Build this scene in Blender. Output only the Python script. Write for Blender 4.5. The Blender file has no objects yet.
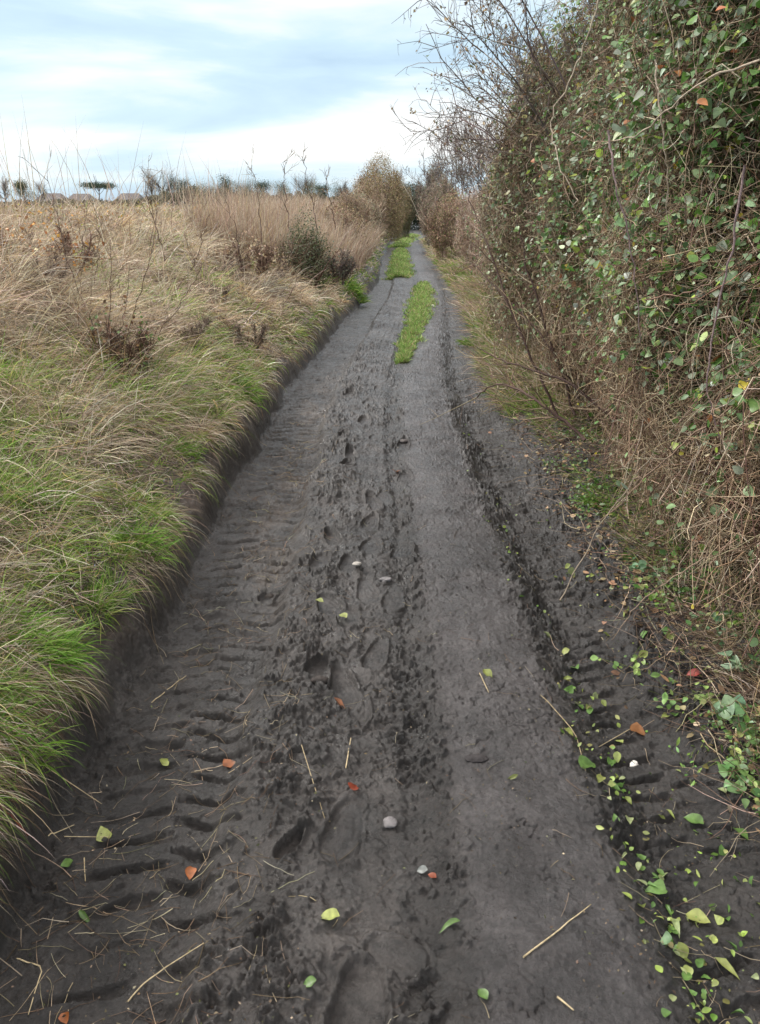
import bpy, math
import numpy as np
from mathutils import Matrix, Vector
R = np.random.default_rng(7)
PI = math.pi
sc = bpy.context.scene
col = sc.collection
U = R.uniform

# ------------------------------------------------------------------ camera model
CAMH, PITCH, FPX = 1.6, math.radians(21.1), 788.0
CP, SP = math.cos(PITCH), math.sin(PITCH)
def ray(u, v):
    t = (512 - v) / FPX
    return (u - 380) / FPX, CP + t * SP, -SP + t * CP
def at(u, v, Y):                       # point seen in direction (u,v) at forward distance Y
    a, b, c = ray(u, v); s = Y / b
    return np.array([a * s, Y, CAMH + c * s])

# ------------------------------------------------------------------ noise
def _h(ix, iy, seed):
    n = (ix.astype(np.int64) * 374761393 + iy.astype(np.int64) * 668265263 + seed * 974634777) & 0x7fffffff
    n = ((n ^ (n >> 13)) * 1274126177) & 0x7fffffff
    n = (n ^ (n >> 16)) & 0xffffff
    return n / float(0xffffff)
def vn(x, y, seed=0):                  # value noise, -1..1
    xi = np.floor(x); yi = np.floor(y); fx = x - xi; fy = y - yi
    fx = fx * fx * fx * (fx * (fx * 6 - 15) + 10); fy = fy * fy * fy * (fy * (fy * 6 - 15) + 10)
    a = _h(xi, yi, seed); b = _h(xi + 1, yi, seed); c = _h(xi, yi + 1, seed); d = _h(xi + 1, yi + 1, seed)
    return 2 * (a + (b - a) * fx + (c - a) * fy + (a - b - c + d) * fx * fy) - 1
def fbm(x, y, f, o=4, seed=0, g=.5):
    r = 0; a = 1; n = 0
    for k in range(o):
        c, s = math.cos(k * 1.1 + seed), math.sin(k * 1.1 + seed)
        r = r + a * vn((c * x - s * y) * f + 13.7 * k, (s * x + c * y) * f - 7.1 * k, seed + k); n += a; a *= g; f *= 2.03
    return r / n
def ss(a, b, x):
    t = np.clip((x - a) / (b - a), 0, 1); return t * t * (3 - 2 * t)
def band(x, a, b, e=.04): return ss(a - e, a + e, x) * (1 - ss(b - e, b + e, x))

# ------------------------------------------------------------------ terrain
CY = [-20, 0, 4, 7, 8.3, 10.3, 12.5, 15, 17, 21, 27, 34, 45, 60, 90, 900]
CX = [.1, .1, .06, .06, .11, .25, .42, .60, .72, .86, .95, 1.15, 1.45, 2.3, 3.0, 3.0]
def cx(Y):
    return (np.interp(Y - .6, CY, CX) + np.interp(Y, CY, CX) * 2 + np.interp(Y + .6, CY, CX)) / 4
def edgeL(Y): return -.99 - .055 * vn(Y * .9, Y * 0 + 3.3, 5) - .035 * vn(Y * 4, Y * 0 + 1.3, 6) + .12 * ss(9, 20, Y)
def edgeR(Y): return 1.02 + .07 * vn(Y * .8, Y * 0 + 8.3, 9) - .2 * ss(9, 20, Y)
def Hc(X, Y):                          # coarse height: shape of the land without mud detail
    s = X - cx(Y)
    d = edgeL(Y) - s
    lump = 1.25 * fbm(X, Y, 1.5, 3, 21) + .35 * fbm(X, Y, 4.5, 2, 23)
    wall = .20 + .09 * vn(Y * 1.6, Y * 0, 31)
    zl = wall * (.55 * ss(-.01, .06, d) + .45 * ss(.03, .14, d)) + np.interp(d, [.12, .35, .7, 1.4, 2.4, 3.2, 8, 40, 900], [0, .13, .34, .70, 1.04, 1.14, 1.14, 1.05, .6]) 
    zl = zl + .09 * lump * ss(.15, .7, d) * (1 - ss(3, 8, d) * .6)
    e = s - edgeR(Y)
    zr = np.interp(e, [0, .25, .8, 1.8, 3, 900], [0, .07, .22, .5, .7, .7]) + .04 * lump * ss(0, .5, e)
    return np.where(d > -.02, zl, np.where(e > 0, zr, 0))

PRINTS = []   # boot prints: world x, y, heading, length, width, depth
for (u, v, a, L, W, dp) in [(360, 1006, .05, .21, .125, .020), (398, 955, -1.2, .15, .10, .014), (343, 690, -.1, .17, .10, .018), (318, 672, .3, .14, .08, .012),
                            (372, 548, .1, .22, .11, .010), (404, 552, .2, .2, .1, .010), (385, 500, 0, .26, .11, .008), (348, 465, .1, .2, .09, .02), (344, 436, .1, .2, .08, .02),
                            (403, 446, .1, .25, .09, .018), (290, 850, .5, .12, .05, .016), (320, 565, .1, .22, .1, .01), (268, 585, .4, .12, .07, .02), (330, 610, -.3, .25, .12, .008),
                            (395, 600, .1, .25, .1, .008), (345, 830, .2, .27, .11, .006), (392, 410, .1, .3, .11, .012), (350, 395, .1, .3, .11, .012), (300, 540, .1, .2, .1, .008)]:
    a_, b_, c_ = ray(u, v); k_ = CAMH / -c_
    PRINTS.append((a_ * k_, b_ * k_, a, L, W, dp))

PR = np.random.default_rng(5)
for k_ in range(17):
    y_ = 2.2 * (9.5 / 2.2) ** (k_ / 17) + PR.uniform(-.1, .1); x_ = cx(y_) + PR.uniform(-.32, .02) + (.1 if k_ % 2 else -.1)
    PRINTS.append((float(x_), y_, PR.uniform(-.25, .25), PR.uniform(.18, .27), PR.uniform(.075, .10), PR.uniform(.006, .016)))
def lugs(s, Y, c, w, sp, slope, seed, cut=.16):
    q = (s - c) / w
    side = np.where(q > 0, .5, 0.)
    ph = Y / sp + side + slope * np.abs(q) + .35 * vn(Y * 1.7, s * 0 + seed, seed) + .16 * fbm(s, Y, 12, 3, seed + 3)
    f = ph - np.floor(ph)
    cw = cut * (1 + .5 * vn(s * 9, Y * 8, seed + 5))
    groove = 1 - ss(cw * .45, cw, np.abs(f - .5))          # narrow steep sided slot between wide pressed blocks
    tilt = (f - .5) * np.where(f > .5, -1, 1) * .5 + .25
    lim = 1 - ss(.78 + .14 * vn(Y * 9, s * 0, seed + 1), .98, np.abs(q))
    return (-groove + .55 * tilt) * lim * (1 - np.exp(-(q / .10) ** 2) * .7) * (.7 + .6 * vn(s * 10, Y * 7, seed + 7))
def mud(X, Y):                         # mud detail height, only between the two edges
    s = X - cx(Y)
    e = 1 - ss(12, 40, Y)
    n1 = fbm(X, Y, 9, 4, 41); n2 = fbm(X, Y, 30, 4, 51, .62); n3 = fbm(X, Y, 3, 3, 61)
    bil = 1 - 2.2 * np.abs(fbm(X, Y, 13, 4, 55, .6)); bil2 = 1 - 2.2 * np.abs(fbm(X, Y, 34, 3, 56, .6))
    ws = s + .012 * vn(X * 7, Y * 5, 71) + .02 * vn(Y * 1.3, Y * 0, 73)
    wsl = ws - .02 * vn(Y * .7, Y * 0 + 9, 74)
    we = ws + .03 * vn(X * 9, Y * 7, 77) + .02 * vn(X * 3, Y * 2.1, 78)
    z = .035 * np.exp(-((ws - .30) / .22) ** 2) + .026 * np.exp(-((ws + .30) / .16) ** 2) - .016 * np.exp(-((ws - .03) / .05) ** 2)
    z = z - .055 * band(wsl, -1.02, -.50, .045) - .045 * (1 - .65 * ss(4.5, 11, Y)) * ss(.51, .68, we) * (1 - ss(.80, 1.05, ws)) - .006 * np.exp(-((we - .64) / .05) ** 2)
    rough = .26 + .62 * band(s, -.50, -.27, .06) + .16 * band(s, -.28, .0, .08) + .42 * band(s, -.03, .13, .03) + .55 * band(s, .50, .68, .03) + .6 * ss(.80, 1.0, s) + .5 * (1 - ss(-.98, -.88, s))
    rough = rough - .14 * band(s, .16, .5, .04)
    patch = ss(-.35, .3, n3 + .5 * vn(X * 4.3, Y * 2.4, 75))
    rough = rough * (.45 + .8 * patch)
    z = z + rough * (.015 * n1 + .0085 * n2 + .0045 * bil2 * ss(-.3, .3, n1)) + .013 * n3 + .006 * fbm(X, Y, 6, 2, 65)
    z = z + (.5 + 1.1 * rough) * (.0034 * fbm(X, Y, 75, 2, 58) + .0022 * (1 - 2.2 * np.abs(fbm(X, Y, 55, 2, 59))))
    crk = np.abs(fbm(X, Y * 1.3, 6, 4, 63, .6)); z = z - .010 * (1 - ss(.0, .035, crk)) * ss(-.1, .3, n3 + n1 * .5)
    cl = fbm(X, Y, 24, 3, 81); z = z + (.15 + rough) * .016 * ss(.26, .40, cl)
    cl = fbm(X, Y, 48, 2, 83); z = z + (.25 + rough) * .009 * ss(.3, .5, cl)
    z = z - .010 * rough * ss(.3, .5, fbm(X, Y, 15, 3, 88))
    fade = .45 + .6 * ss(-.45, .15, vn(X * 2.1, Y * .8, 91) + .3 * n1)
    c0 = -.71 + .09 * ss(2.4, 1.4, Y)
    z = z + .031 * (.3 + .7 * fade) * lugs(wsl, Y, c0, .235, .104, .55, 3, .2) * (1 - ss(8, 12, Y))
    z = z + .023 * (.4 + .6 * fade) * lugs(ws, Y, .82, .19, .088, .5, 5, .2) * (1 - ss(6, 10, Y))
    z = z + .009 * (.2 + .8 * patch) * lugs(ws, Y, .035, .055, .034, .35, 8, .25) * (1 - ss(3.5, 5, Y))
    z = z + .008 * band(s, .66, .76, .02) * lugs(ws, Y, .70, .06, .045, .2, 9, .25) * (1 - ss(3.5, 6, Y))
    z = z + .0022 * vn(s * 45, Y * 2.2, 95) * band(s, .05, .55, .05) * ss(-.2, .3, vn(X * 3, Y, 97)) + .004 * vn(s * 30, Y * 1.2, 96) * band(s, -.3, .1, .05)
    for (px, py, a, L, W, dp) in PRINTS:
        m = (np.abs(X - px) < .3) & (np.abs(Y - py) < .3)
        if not m.any(): continue
        dx = X[m] - px; dy = Y[m] - py
        ca, sa = math.cos(a), math.sin(a)
        qx = (dx * ca - dy * sa) / (W / 2); qy = (dx * sa + dy * ca) / (L / 2)
        qx = qx * (1 + .18 * np.sin(qy * 2.4 + .4))
        r = (np.abs(qx) ** 2.1 + np.abs(qy) ** 2.1) ** (1 / 2.1) + .12 * n1[m] + .05 * n2[m]
        ins = 1 - ss(.90, 1.0, r)
        ring = .0016 * np.cos(r * 2 * PI * 2.6) * ins * (.5 + 1.2 * n1[m]) + .004 * n2[m] * ins
        rim = .65 * dp * np.exp(-((r - 1.12) / .11) ** 2) * (1 + n1[m])
        zz = z[m]; base = np.median(zz)
        z[m] = zz * (1 - ins * .93) + ins * (base * .93 - dp + ring) + rim
    return z * e + .02 * n3 * (1 - e)

def H(X, Y):
    X = np.asarray(X, float); Y = np.asarray(Y, float)
    s = X - cx(Y); base = Hc(X, Y)
    d = edgeL(Y) - s; e = s - edgeR(Y)
    w = ss(.16, -.03, -0 + d) if False else (1 - ss(-.02, .16, d)) * (1 - ss(-.02, .35, e))
    z = base.copy() if hasattr(base, 'copy') else base
    m = (w > 0) & (Y < 60)
    if np.ndim(z) == 0: return float(base)
    zz = np.zeros_like(z); zz[m] = mud(X[m], Y[m])
    z = z + zz * w
    near = (Y < 9) & (np.abs(s) < 3.5)
    soil = np.zeros_like(z)
    if near.any(): soil[near] = .05 * fbm(X[near], Y[near], 9, 4, 101) + .022 * fbm(X[near], Y[near], 34, 3, 103)
    return z + soil * (1 - w)

# ------------------------------------------------------------------ mesh helpers
class Geo:
    def __init__(s): s.V = []; s.C = []; s.F = []; s.n = 0
    def add(s, V, F, C):
        V = np.asarray(V, float).reshape(-1, 3); C = np.asarray(C, float)
        if C.ndim == 1: C = np.tile(C, (len(V), 1))
        s.V.append(V); s.C.append(C); s.F.append(np.asarray(F, np.int64) + s.n); s.n += len(V); return s
    def build(s, name, mat, parent=None, smooth=True, link=True):
        V = np.concatenate(s.V); C = np.concatenate(s.C)
        if parent is not None:
            V = V - np.array(parent.location)
        me = bpy.data.meshes.new(name)
        me.vertices.add(len(V)); me.vertices.foreach_set('co', V.astype(np.float32).ravel())
        lt = np.concatenate([np.full(len(f), f.shape[1], np.int32) for f in s.F])
        li = np.concatenate([f.ravel() for f in s.F]).astype(np.int32)
        st = np.concatenate([[0], np.cumsum(lt)[:-1]]).astype(np.int32)
        me.loops.add(len(li)); me.loops.foreach_set('vertex_index', li)
        me.polygons.add(len(lt)); me.polygons.foreach_set('loop_start', st); me.polygons.foreach_set('loop_total', lt)
        me.polygons.foreach_set('use_smooth', np.full(len(lt), smooth))
        at_ = me.attributes.new('Col', 'FLOAT_COLOR', 'POINT')
        at_.data.foreach_set('color', np.concatenate([C, np.ones((len(C), 1))], 1).astype(np.float32).ravel())
        me.update(calc_edges=True); me.materials.append(mat)
        o = bpy.data.objects.new(name, me)
        if link: col.objects.link(o)
        if parent is not None: o.parent = parent
        return o

def unit(v): return v / np.maximum(np.linalg.norm(v, axis=-1, keepdims=True), 1e-9)
def blades(g, P, head, L, W, e0, e1, C, K=4, clamp=True, roll=None, curl=0.3, off=.006, taper=2.0):
    """ribbons from P; head = heading angle, e0/e1 = elevation at start and end"""
    N = len(P); t = np.linspace(0, 1, K + 1)
    h = head[:, None] + (U(-1, 1, (N, 1)) * curl) * t[None]
    el = e0[:, None] + (e1 - e0)[:, None] * t[None]
    d = np.stack([np.cos(el) * np.cos(h), np.cos(el) * np.sin(h), np.sin(el)], -1)
    pts = np.zeros((N, K + 1, 3)); pts[:, 0] = P
    for k in range(K): pts[:, k + 1] = pts[:, k] + (d[:, k] + d[:, k + 1]) / 2 * (L / K)[:, None]
    if clamp:
        hz = Hc(pts[..., 0], pts[..., 1]); o = off + U(0, .04, (N, 1)) * t[None]
        pts[..., 2] = np.maximum(pts[..., 2], hz + o)
    r = U(0, PI, N) if roll is None else roll
    side = np.stack([-np.sin(h), np.cos(h), 0 * h], -1); up = np.cross(d, side)
    w = np.cos(r)[:, None, None] * side + np.sin(r)[:, None, None] * up
    ww = (W[:, None] * (1 - .93 * t[None] ** taper) / 2)[..., None]
    V = np.stack([pts - w * ww, pts + w * ww], 2).reshape(N, -1, 3)
    k = np.arange(K); F = np.stack([2 * k, 2 * k + 1, 2 * k + 3, 2 * k + 2], 1)
    F = (F[None] + (np.arange(N) * 2 * (K + 1))[:, None, None]).reshape(-1, 4)
    g.add(V.reshape(-1, 3), F, np.repeat(C, 2 * (K + 1), 0)); return pts

def tubes(g, paths, rad, C, sides=3):
    N, K, _ = paths.shape
    T = np.gradient(paths, axis=1); T = unit(T)
    ref = unit(R.normal(size=(N, 1, 3)) * .3 + np.array([.13, .21, .97]) * 0 + unit(R.normal(size=(N, 1, 3))))
    n1 = unit(np.cross(T, np.broadcast_to(ref, T.shape))); n2 = np.cross(T, n1)
    a = np.arange(sides) * 2 * PI / sides
    V = paths[:, :, None] + rad[:, :, None, None] * (np.cos(a)[None, None, :, None] * n1[:, :, None] + np.sin(a)[None, None, :, None] * n2[:, :, None])
    k = np.arange(K - 1)[:, None] * sides; j = np.arange(sides)[None]; j2 = (j + 1) % sides
    F = np.stack([k + j, k + j2, k + sides + j2, k + sides + j], -1).reshape(-1, 4)
    F = (F[None] + (np.arange(N) * K * sides)[:, None, None]).reshape(-1, 4)
    C = np.repeat(C, K * sides, 0) if C.ndim == 2 and len(C) == N else C
    g.add(V.reshape(-1, 3), F, C)
def cap_tube(g, path, rad, C, sides=7):      # one capped tube
    path = np.asarray(path, float); rad = np.asarray(rad, float)
    n = g.n; tubes(g, path[None], rad[None], np.asarray(C)[None], sides)
    K = len(path); g.F.append(np.arange(sides)[None] + n); g.F.append((np.arange(sides) + (K - 1) * sides)[None] + n)

# leaf templates: outline with folded midrib, unit length along +y
def leaf_tpl(w=.36, fold=.10, droop=.12, pts=((.0, .03), (.18, .62), (.42, 1.), (.7, .72), (.9, .3), (1., .02))):
    V = []; F = []
    for (y, x) in pts:
        z = -droop * y * y
        V += [(-x * w, y, z + fold * x), (0, y, z), (x * w, y, z + fold * x)]
    for k in range(len(pts) - 1):
        a = 3 * k; F += [(a, a + 1, a + 4, a + 3), (a + 1, a + 2, a + 5, a + 4)]
    return np.array(V), np.array(F)
LEAF_OVAL = leaf_tpl(pts=((.0, .03), (.06, .34), (.18, .72), (.34, .97), (.5, 1.), (.68, .82), (.84, .5), (.94, .22), (1., .01)))
LEAF_IVY = leaf_tpl(.44, .09, .14, ((-.06, .22), (.02, .72), (.14, 1.), (.28, .92), (.42, .80), (.6, .60), (.78, .34), (.92, .13), (1., .01)))
LEAF_FLECK = leaf_tpl(.36, .12, .1, ((0, .1), (.45, 1.), (1., .1)))
LEAF_LONG = leaf_tpl(.17, .1, .25)
def frames(nrm, rot):
    nrm = unit(nrm); a = unit(np.cross(nrm, unit(R.normal(size=nrm.shape)))); b = np.cross(nrm, a)
    return np.stack([a, b, nrm], -1)     # columns x, y, z
def scatter(g, tpl, P, nrm, S, C, jit=.15):
    V, F = tpl; N = len(P); M = frames(nrm, None)
    sc_ = S[:, None] * (1 + R.normal(size=(N, 3)) * jit)
    sc_[:, 2] *= U(-.6, 2.2, N)
    L = V[None] * sc_[:, None, :]
    W = np.einsum('nij,nkj->nki', M, L) + P[:, None]
    FF = (F[None] + (np.arange(N) * len(V))[:, None, None]).reshape(-1, F.shape[1])
    g.add(W.reshape(-1, 3), FF, np.repeat(C, len(V), 0))

def srgb(*c): return np.array([((x / 255) / 12.92 if x < 10 else ((x / 255 + .055) / 1.055) ** 2.4) for x in c])
def pal(cols, p, n, var=.25):
    cols = np.array(cols); p = np.array(p, float); p /= p.sum()
    c = cols[R.choice(len(cols), n, p=p)]
    return c * np.clip(1 + R.normal(size=(n, 1)) * var, .35, 1.9) * (1 + R.normal(size=(n, 3)) * .05)

def walk(P, D, L, K, wob, up=0., grav=None):
    """random-walk polylines: start P, direction D, length L"""
    N = len(P); pts = np.zeros((N, K, 3)); pts[:, 0] = P; d = unit(D)
    for k in range(1, K):
        d = unit(d + R.normal(size=(N, 3)) * wob + np.array([0, 0, up]))
        pts[:, k] = pts[:, k - 1] + d * (L / (K - 1))[:, None]
    return pts
def spawn(par, n, L, K, dev, wob, up=0., lo=.2, hi=1.):
    N, Kp, _ = par.shape; i = R.integers(0, N, n); t = U(lo, hi, n) * (Kp - 1)
    k = np.minimum(t.astype(int), Kp - 2); f = (t - k)[:, None]
    P = par[i, k] * (1 - f) + par[i, k + 1] * f
    D = unit(par[i, k + 1] - par[i, k]) + unit(R.normal(size=(n, 3))) * dev
    return walk(P, D, L, K, wob, up)
def rads(N, K, r0, r1): return np.linspace(1, 0, K)[None] * (np.asarray(r0).reshape(-1, 1) - r1) + r1 + np.zeros((N, K))

# ------------------------------------------------------------------ materials
def newmat(name):
    m = bpy.data.materials.new(name); m.use_nodes = True; nt = m.node_tree
    b = nt.nodes['Principled BSDF']; return m, nt, b
def veg(name, rough=.6, trans=.0, spec=.3, bump=0, bscale=60):
    m, nt, b = newmat(name)
    a = nt.nodes.new('ShaderNodeAttribute'); a.attribute_name = 'Col'
    n = nt.nodes.new('ShaderNodeTexNoise'); n.inputs['Scale'].default_value = bscale; n.inputs['Detail'].default_value = 3
    geo = nt.nodes.new('ShaderNodeNewGeometry'); nt.links.new(geo.outputs['Position'], n.inputs['Vector'])
    mr = nt.nodes.new('ShaderNodeMapRange'); mr.inputs['From Min'].default_value = .3; mr.inputs['From Max'].default_value = .7
    mr.inputs['To Min'].default_value = .72; mr.inputs['To Max'].default_value = 1.25; nt.links.new(n.outputs['Fac'], mr.inputs['Value'])
    mx = nt.nodes.new('ShaderNodeVectorMath'); mx.operation = 'SCALE'
    nt.links.new(a.outputs['Color'], mx.inputs[0]); nt.links.new(mr.outputs['Result'], mx.inputs['Scale'])
    nt.links.new(mx.outputs['Vector'], b.inputs['Base Color'])
    b.inputs['Roughness'].default_value = rough; b.inputs['Specular IOR Level'].default_value = spec
    if bump:
        bp = nt.nodes.new('ShaderNodeBump'); bp.inputs['Strength'].default_value = bump; bp.inputs['Distance'].default_value = .01
        nt.links.new(n.outputs['Fac'], bp.inputs['Height']); nt.links.new(bp.outputs['Normal'], b.inputs['Normal'])
    if trans:
        tr = nt.nodes.new('ShaderNodeBsdfTranslucent'); nt.links.new(mx.outputs['Vector'], tr.inputs['Color'])
        ms = nt.nodes.new('ShaderNodeMixShader'); ms.inputs[0].default_value = trans
        nt.links.new(b.outputs[0], ms.inputs[1]); nt.links.new(tr.outputs[0], ms.inputs[2])
        nt.links.new(ms.outputs[0], nt.nodes['Material Output'].inputs['Surface'])
    return m
M_leaf = veg('leaf', .42, .28, .45)
M_dead = veg('dead_leaf', .7, .2, .2)
M_grass = veg('grass_blade', .55, .3, .3, 0, 25)
M_straw = veg('dry_grass', .7, .25, .2, 0, 25)
M_bark = veg('bark', .8, 0, .2, .5, 90)
M_stone = veg('stone', .75, 0, .3, .8, 60)
M_tile = veg('roof_tile', .8, 0, .2, .4, 3)
M_plaster = veg('plaster', .8, 0, .2, .2, 5)

def mat_mud():
    m, nt, b = newmat('wet_mud'); N = nt.nodes.new; L = nt.links.new
    geo = N('ShaderNodeNewGeometry')
    def noise(sc_, det, ro=.6, mp=None):
        n = N('ShaderNodeTexNoise'); n.inputs['Scale'].default_value = sc_; n.inputs['Detail'].default_value = det; n.inputs['Roughness'].default_value = ro
        if mp:
            q = N('ShaderNodeMapping'); q.inputs['Scale'].default_value = mp; L(geo.outputs['Position'], q.inputs[0]); L(q.outputs[0], n.inputs['Vector'])
        else: L(geo.outputs['Position'], n.inputs['Vector'])
        return n
    a = N('ShaderNodeAttribute'); a.attribute_name = 'Col'      # tint zones: clay with painted sheen, shaded rut ledge, crumbled soil, straw dust
    n1 = noise(5, 8, .65); n2 = noise(60, 8, .75); n3 = noise(230, 4, .7)
    r1 = N('ShaderNodeValToRGB'); r1.color_ramp.elements[0].position = .32; r1.color_ramp.elements[1].position = .7
    r1.color_ramp.elements[0].color = (.022, .0185, .0168, 1); r1.color_ramp.elements[1].color = (.066, .0575, .0530, 1); L(n1.outputs['Fac'], r1.inputs[0])
    r2 = N('ShaderNodeMapRange'); r2.inputs['From Min'].default_value = .3; r2.inputs['From Max'].default_value = .7; r2.inputs['To Min'].default_value = .5; r2.inputs['To Max'].default_value = 1.5; L(n2.outputs['Fac'], r2.inputs['Value'])
    s1 = N('ShaderNodeVectorMath'); s1.operation = 'SCALE'; L(r1.outputs[0], s1.inputs[0]); L(r2.outputs[0], s1.inputs['Scale'])
    s2 = N('ShaderNodeVectorMath'); s2.operation = 'MULTIPLY'; L(s1.outputs[0], s2.inputs[0]); L(a.outputs['Color'], s2.inputs[1])
    L(s2.outputs[0], b.inputs['Base Color'])
    rr = N('ShaderNodeMapRange'); rr.inputs['From Min'].default_value = .35; rr.inputs['From Max'].default_value = .65; rr.inputs['To Min'].default_value = .26; rr.inputs['To Max'].default_value = .60
    L(noise(14, 4).outputs['Fac'], rr.inputs['Value']); L(rr.outputs[0], b.inputs['Roughness'])
    b.inputs['Specular IOR Level'].default_value = .5
    cw = N('ShaderNodeMapRange'); cw.inputs['From Min'].default_value = .42; cw.inputs['From Max'].default_value = .62; cw.inputs['To Min'].default_value = .0; cw.inputs['To Max'].default_value = .55; L(noise(9, 6, .7).outputs['Fac'], cw.inputs['Value']); L(cw.outputs[0], b.inputs['Coat Weight']); b.inputs['Coat Roughness'].default_value = .16; b.inputs['Coat IOR'].default_value = 1.4
    bp = N('ShaderNodeBump'); bp.inputs['Strength'].default_value = 1.; bp.inputs['Distance'].default_value = .012; L(n2.outputs['Fac'], bp.inputs['Height'])
    bq = N('ShaderNodeBump'); bq.inputs['Strength'].default_value = .8; bq.inputs['Distance'].default_value = .004; L(n3.outputs['Fac'], bq.inputs['Height'])
    L(bp.outputs[0], bq.inputs['Normal']); L(bq.outputs[0], b.inputs['Normal']); L(bp.outputs[0], b.inputs['Coat Normal'])
    return m
def mat_soil(name, c0, c1, sc_=8):
    m, nt, b = newmat(name); N = nt.nodes.new; L = nt.links.new
    geo = N('ShaderNodeNewGeometry'); n = N('ShaderNodeTexNoise'); n.inputs['Scale'].default_value = sc_; n.inputs['Detail'].default_value = 8; L(geo.outputs['Position'], n.inputs['Vector'])
    r = N('ShaderNodeValToRGB'); r.color_ramp.elements[0].position = .35; r.color_ramp.elements[1].position = .68
    r.color_ramp.elements[0].color = (*c0, 1); r.color_ramp.elements[1].color = (*c1, 1); L(n.outputs['Fac'], r.inputs[0]); L(r.outputs[0], b.inputs['Base Color'])
    b.inputs['Roughness'].default_value = .85
    bp = N('ShaderNodeBump'); bp.inputs['Strength'].default_value = .8; bp.inputs['Distance'].default_value = .02; L(n.outputs['Fac'], bp.inputs['Height']); L(bp.outputs[0], b.inputs['Normal'])
    return m
M_mud = mat_mud()
M_bank = mat_soil('bank_soil', (.035, .028, .022), (.10, .075, .05))
M_verge = mat_soil('verge_soil', (.030, .025, .02), (.07, .055, .04))
M_field = mat_soil('field_ground', (.16, .13, .07), (.12, .17, .05), .3)

def prop(o, label=None, cat=None, group=None, kind=None):
    if label: o['label'] = label
    if cat: o['category'] = cat
    if group: o['group'] = group
    if kind: o['kind'] = kind
    return o
def thing(name, loc, label, cat, group=None):
    o = bpy.data.objects.new(name, None); col.objects.link(o); o.location = [float(x) for x in loc]
    o.empty_display_size = .1
    return prop(o, label, cat, group)

# ------------------------------------------------------------------ ground sheets
def rows():
    y = [-4., -3, -2, -1, 0, .4, .7]
    while y[-1] < 90:
        Y = y[-1]; y.append(Y + .0032 * max(1, (Y / 1.9)) ** 1.5)
    d = 1.5
    while y[-1] < 900: y.append(y[-1] + d); d *= 1.25
    return np.array(y)
YR = rows()
def sheet(name, cols_, mat, fine=True, ysub=1, tint=None):
    yy = YR[::ysub]
    if yy[-1] != YR[-1]: yy = np.append(yy, YR[-1])
    S, Y = np.meshgrid(cols_, yy); X = S + cx(Y)
    Z = H(X, Y)
    nr, nc = S.shape; i = np.arange(nr - 1)[:, None] * nc; j = np.arange(nc - 1)[None]
    F = np.stack([i + j, i + j + 1, i + nc + j + 1, i + nc + j], -1).reshape(-1, 4)
    C = np.ones((nr * nc, 3)) if tint is None else tint(X, Y, S).reshape(-1, 3)
    g = Geo(); g.add(np.stack([X, Y, Z], -1), F, C)
    o = g.build(name, mat); o['kind'] = 'structure'; return o
def mud_tint(X, Y, S):
    spk = ss(.12, .5, fbm(X, Y, 26, 4, 33, .65)); pat = fbm(X, Y, 7, 5, 35, .65)
    # damp smooth clay is greyer, its wet sheen painted in as a paler tone, crumbled soil browner and darker, trampled dry straw dust paler
    f = .98 + .58 * band(S, .13, .52, .05) * (1 + .5 * fbm(X, Y, 4, 3, 7)) - .26 * band(S, -.03, .12, .03) - .25 * band(S, .54, .68, .04) + .34 * band(S, -.27, -.05, .05) * ss(-.4, .4, fbm(X, Y, 3, 4, 8)) - .10 * band(S, -1., -.5, .06)  # crown lightened as painted sheen, right rut ledge darkened as its painted shadow
    dust = band(S, -.75, -.5, .08) * ss(2.6, 3.4, Y) * (1 - ss(6.5, 9, Y)) * ss(-.2, .5, fbm(X, Y, 7, 4, 17))
    f = f * (1 + .35 * fbm(X, Y, 2.2, 5, 19)) * (1 - .15 * ss(9, 25, Y))
    f = f * (1 + .30 * pat) * (1 - .28 * spk * (.5 + band(S, -.55, .12, .1)))
    c = f[..., None] * np.array([1., 1., 1.]); blue = (band(S, .12, .52, .06))[..., None]
    c = c * (1 + blue * np.array([-.03, 0, .07]))
    dd = (ss(.0, .08, edgeL(Y) - S))[..., None]; c = c * (1 + dd * np.array([.45, .22, .02]))
    return c * (1 + dust[..., None] * np.array([.9, .72, .5]))
sheet('mud_track', np.arange(-1.22, 1.3001, .0036), M_mud, tint=mud_tint)
sheet('grassy_bank', np.concatenate([-np.geomspace(6, 1.22, 240)]), M_bank, ysub=3)
sheet('hedge_verge', np.geomspace(1.3, 7, 110), M_verge, ysub=3)
sheet('field', -np.concatenate([np.geomspace(900, 6, 60)]), M_field, ysub=12)
sheet('land_behind_hedge', np.concatenate([np.geomspace(7, 900, 60)]), M_field, ysub=12)

# ------------------------------------------------------------------ colour palettes (albedo)
STRAW = [srgb(194, 180, 158), srgb(172, 154, 132), srgb(150, 132, 112), srgb(212, 202, 184), srgb(126, 108, 92), srgb(184, 162, 122)]
SP_ = [.3, .25, .18, .12, .12, .08]
GREEN = [srgb(114, 146, 58), srgb(140, 166, 80), srgb(90, 122, 48), srgb(168, 172, 100)]
GP_ = [.35, .3, .2, .15]
TWIG = [srgb(136, 118, 98), srgb(106, 90, 74), srgb(164, 144, 120), srgb(190, 174, 150), srgb(122, 98, 82)]
TP_ = [.3, .25, .2, .12, .13]

# where the green shows among the dead grass on the bank
def greenness(X, Y):
    s = X - cx(Y); d = edgeL(Y) - s
    g = fbm(X * 1.0, Y * .55, 1.7, 3, 131) + .12
    g = g + .40 * ss(.9, .1, d) + .22 * ss(5, 2, Y) * ss(2.2, 1, d)
    g = g - .30 * ss(1.3, 2.2, d) * (1 - ss(6, 9, d)) + .12 * ss(6, 3, Y)
    return ss(-.06, .34, g)

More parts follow.
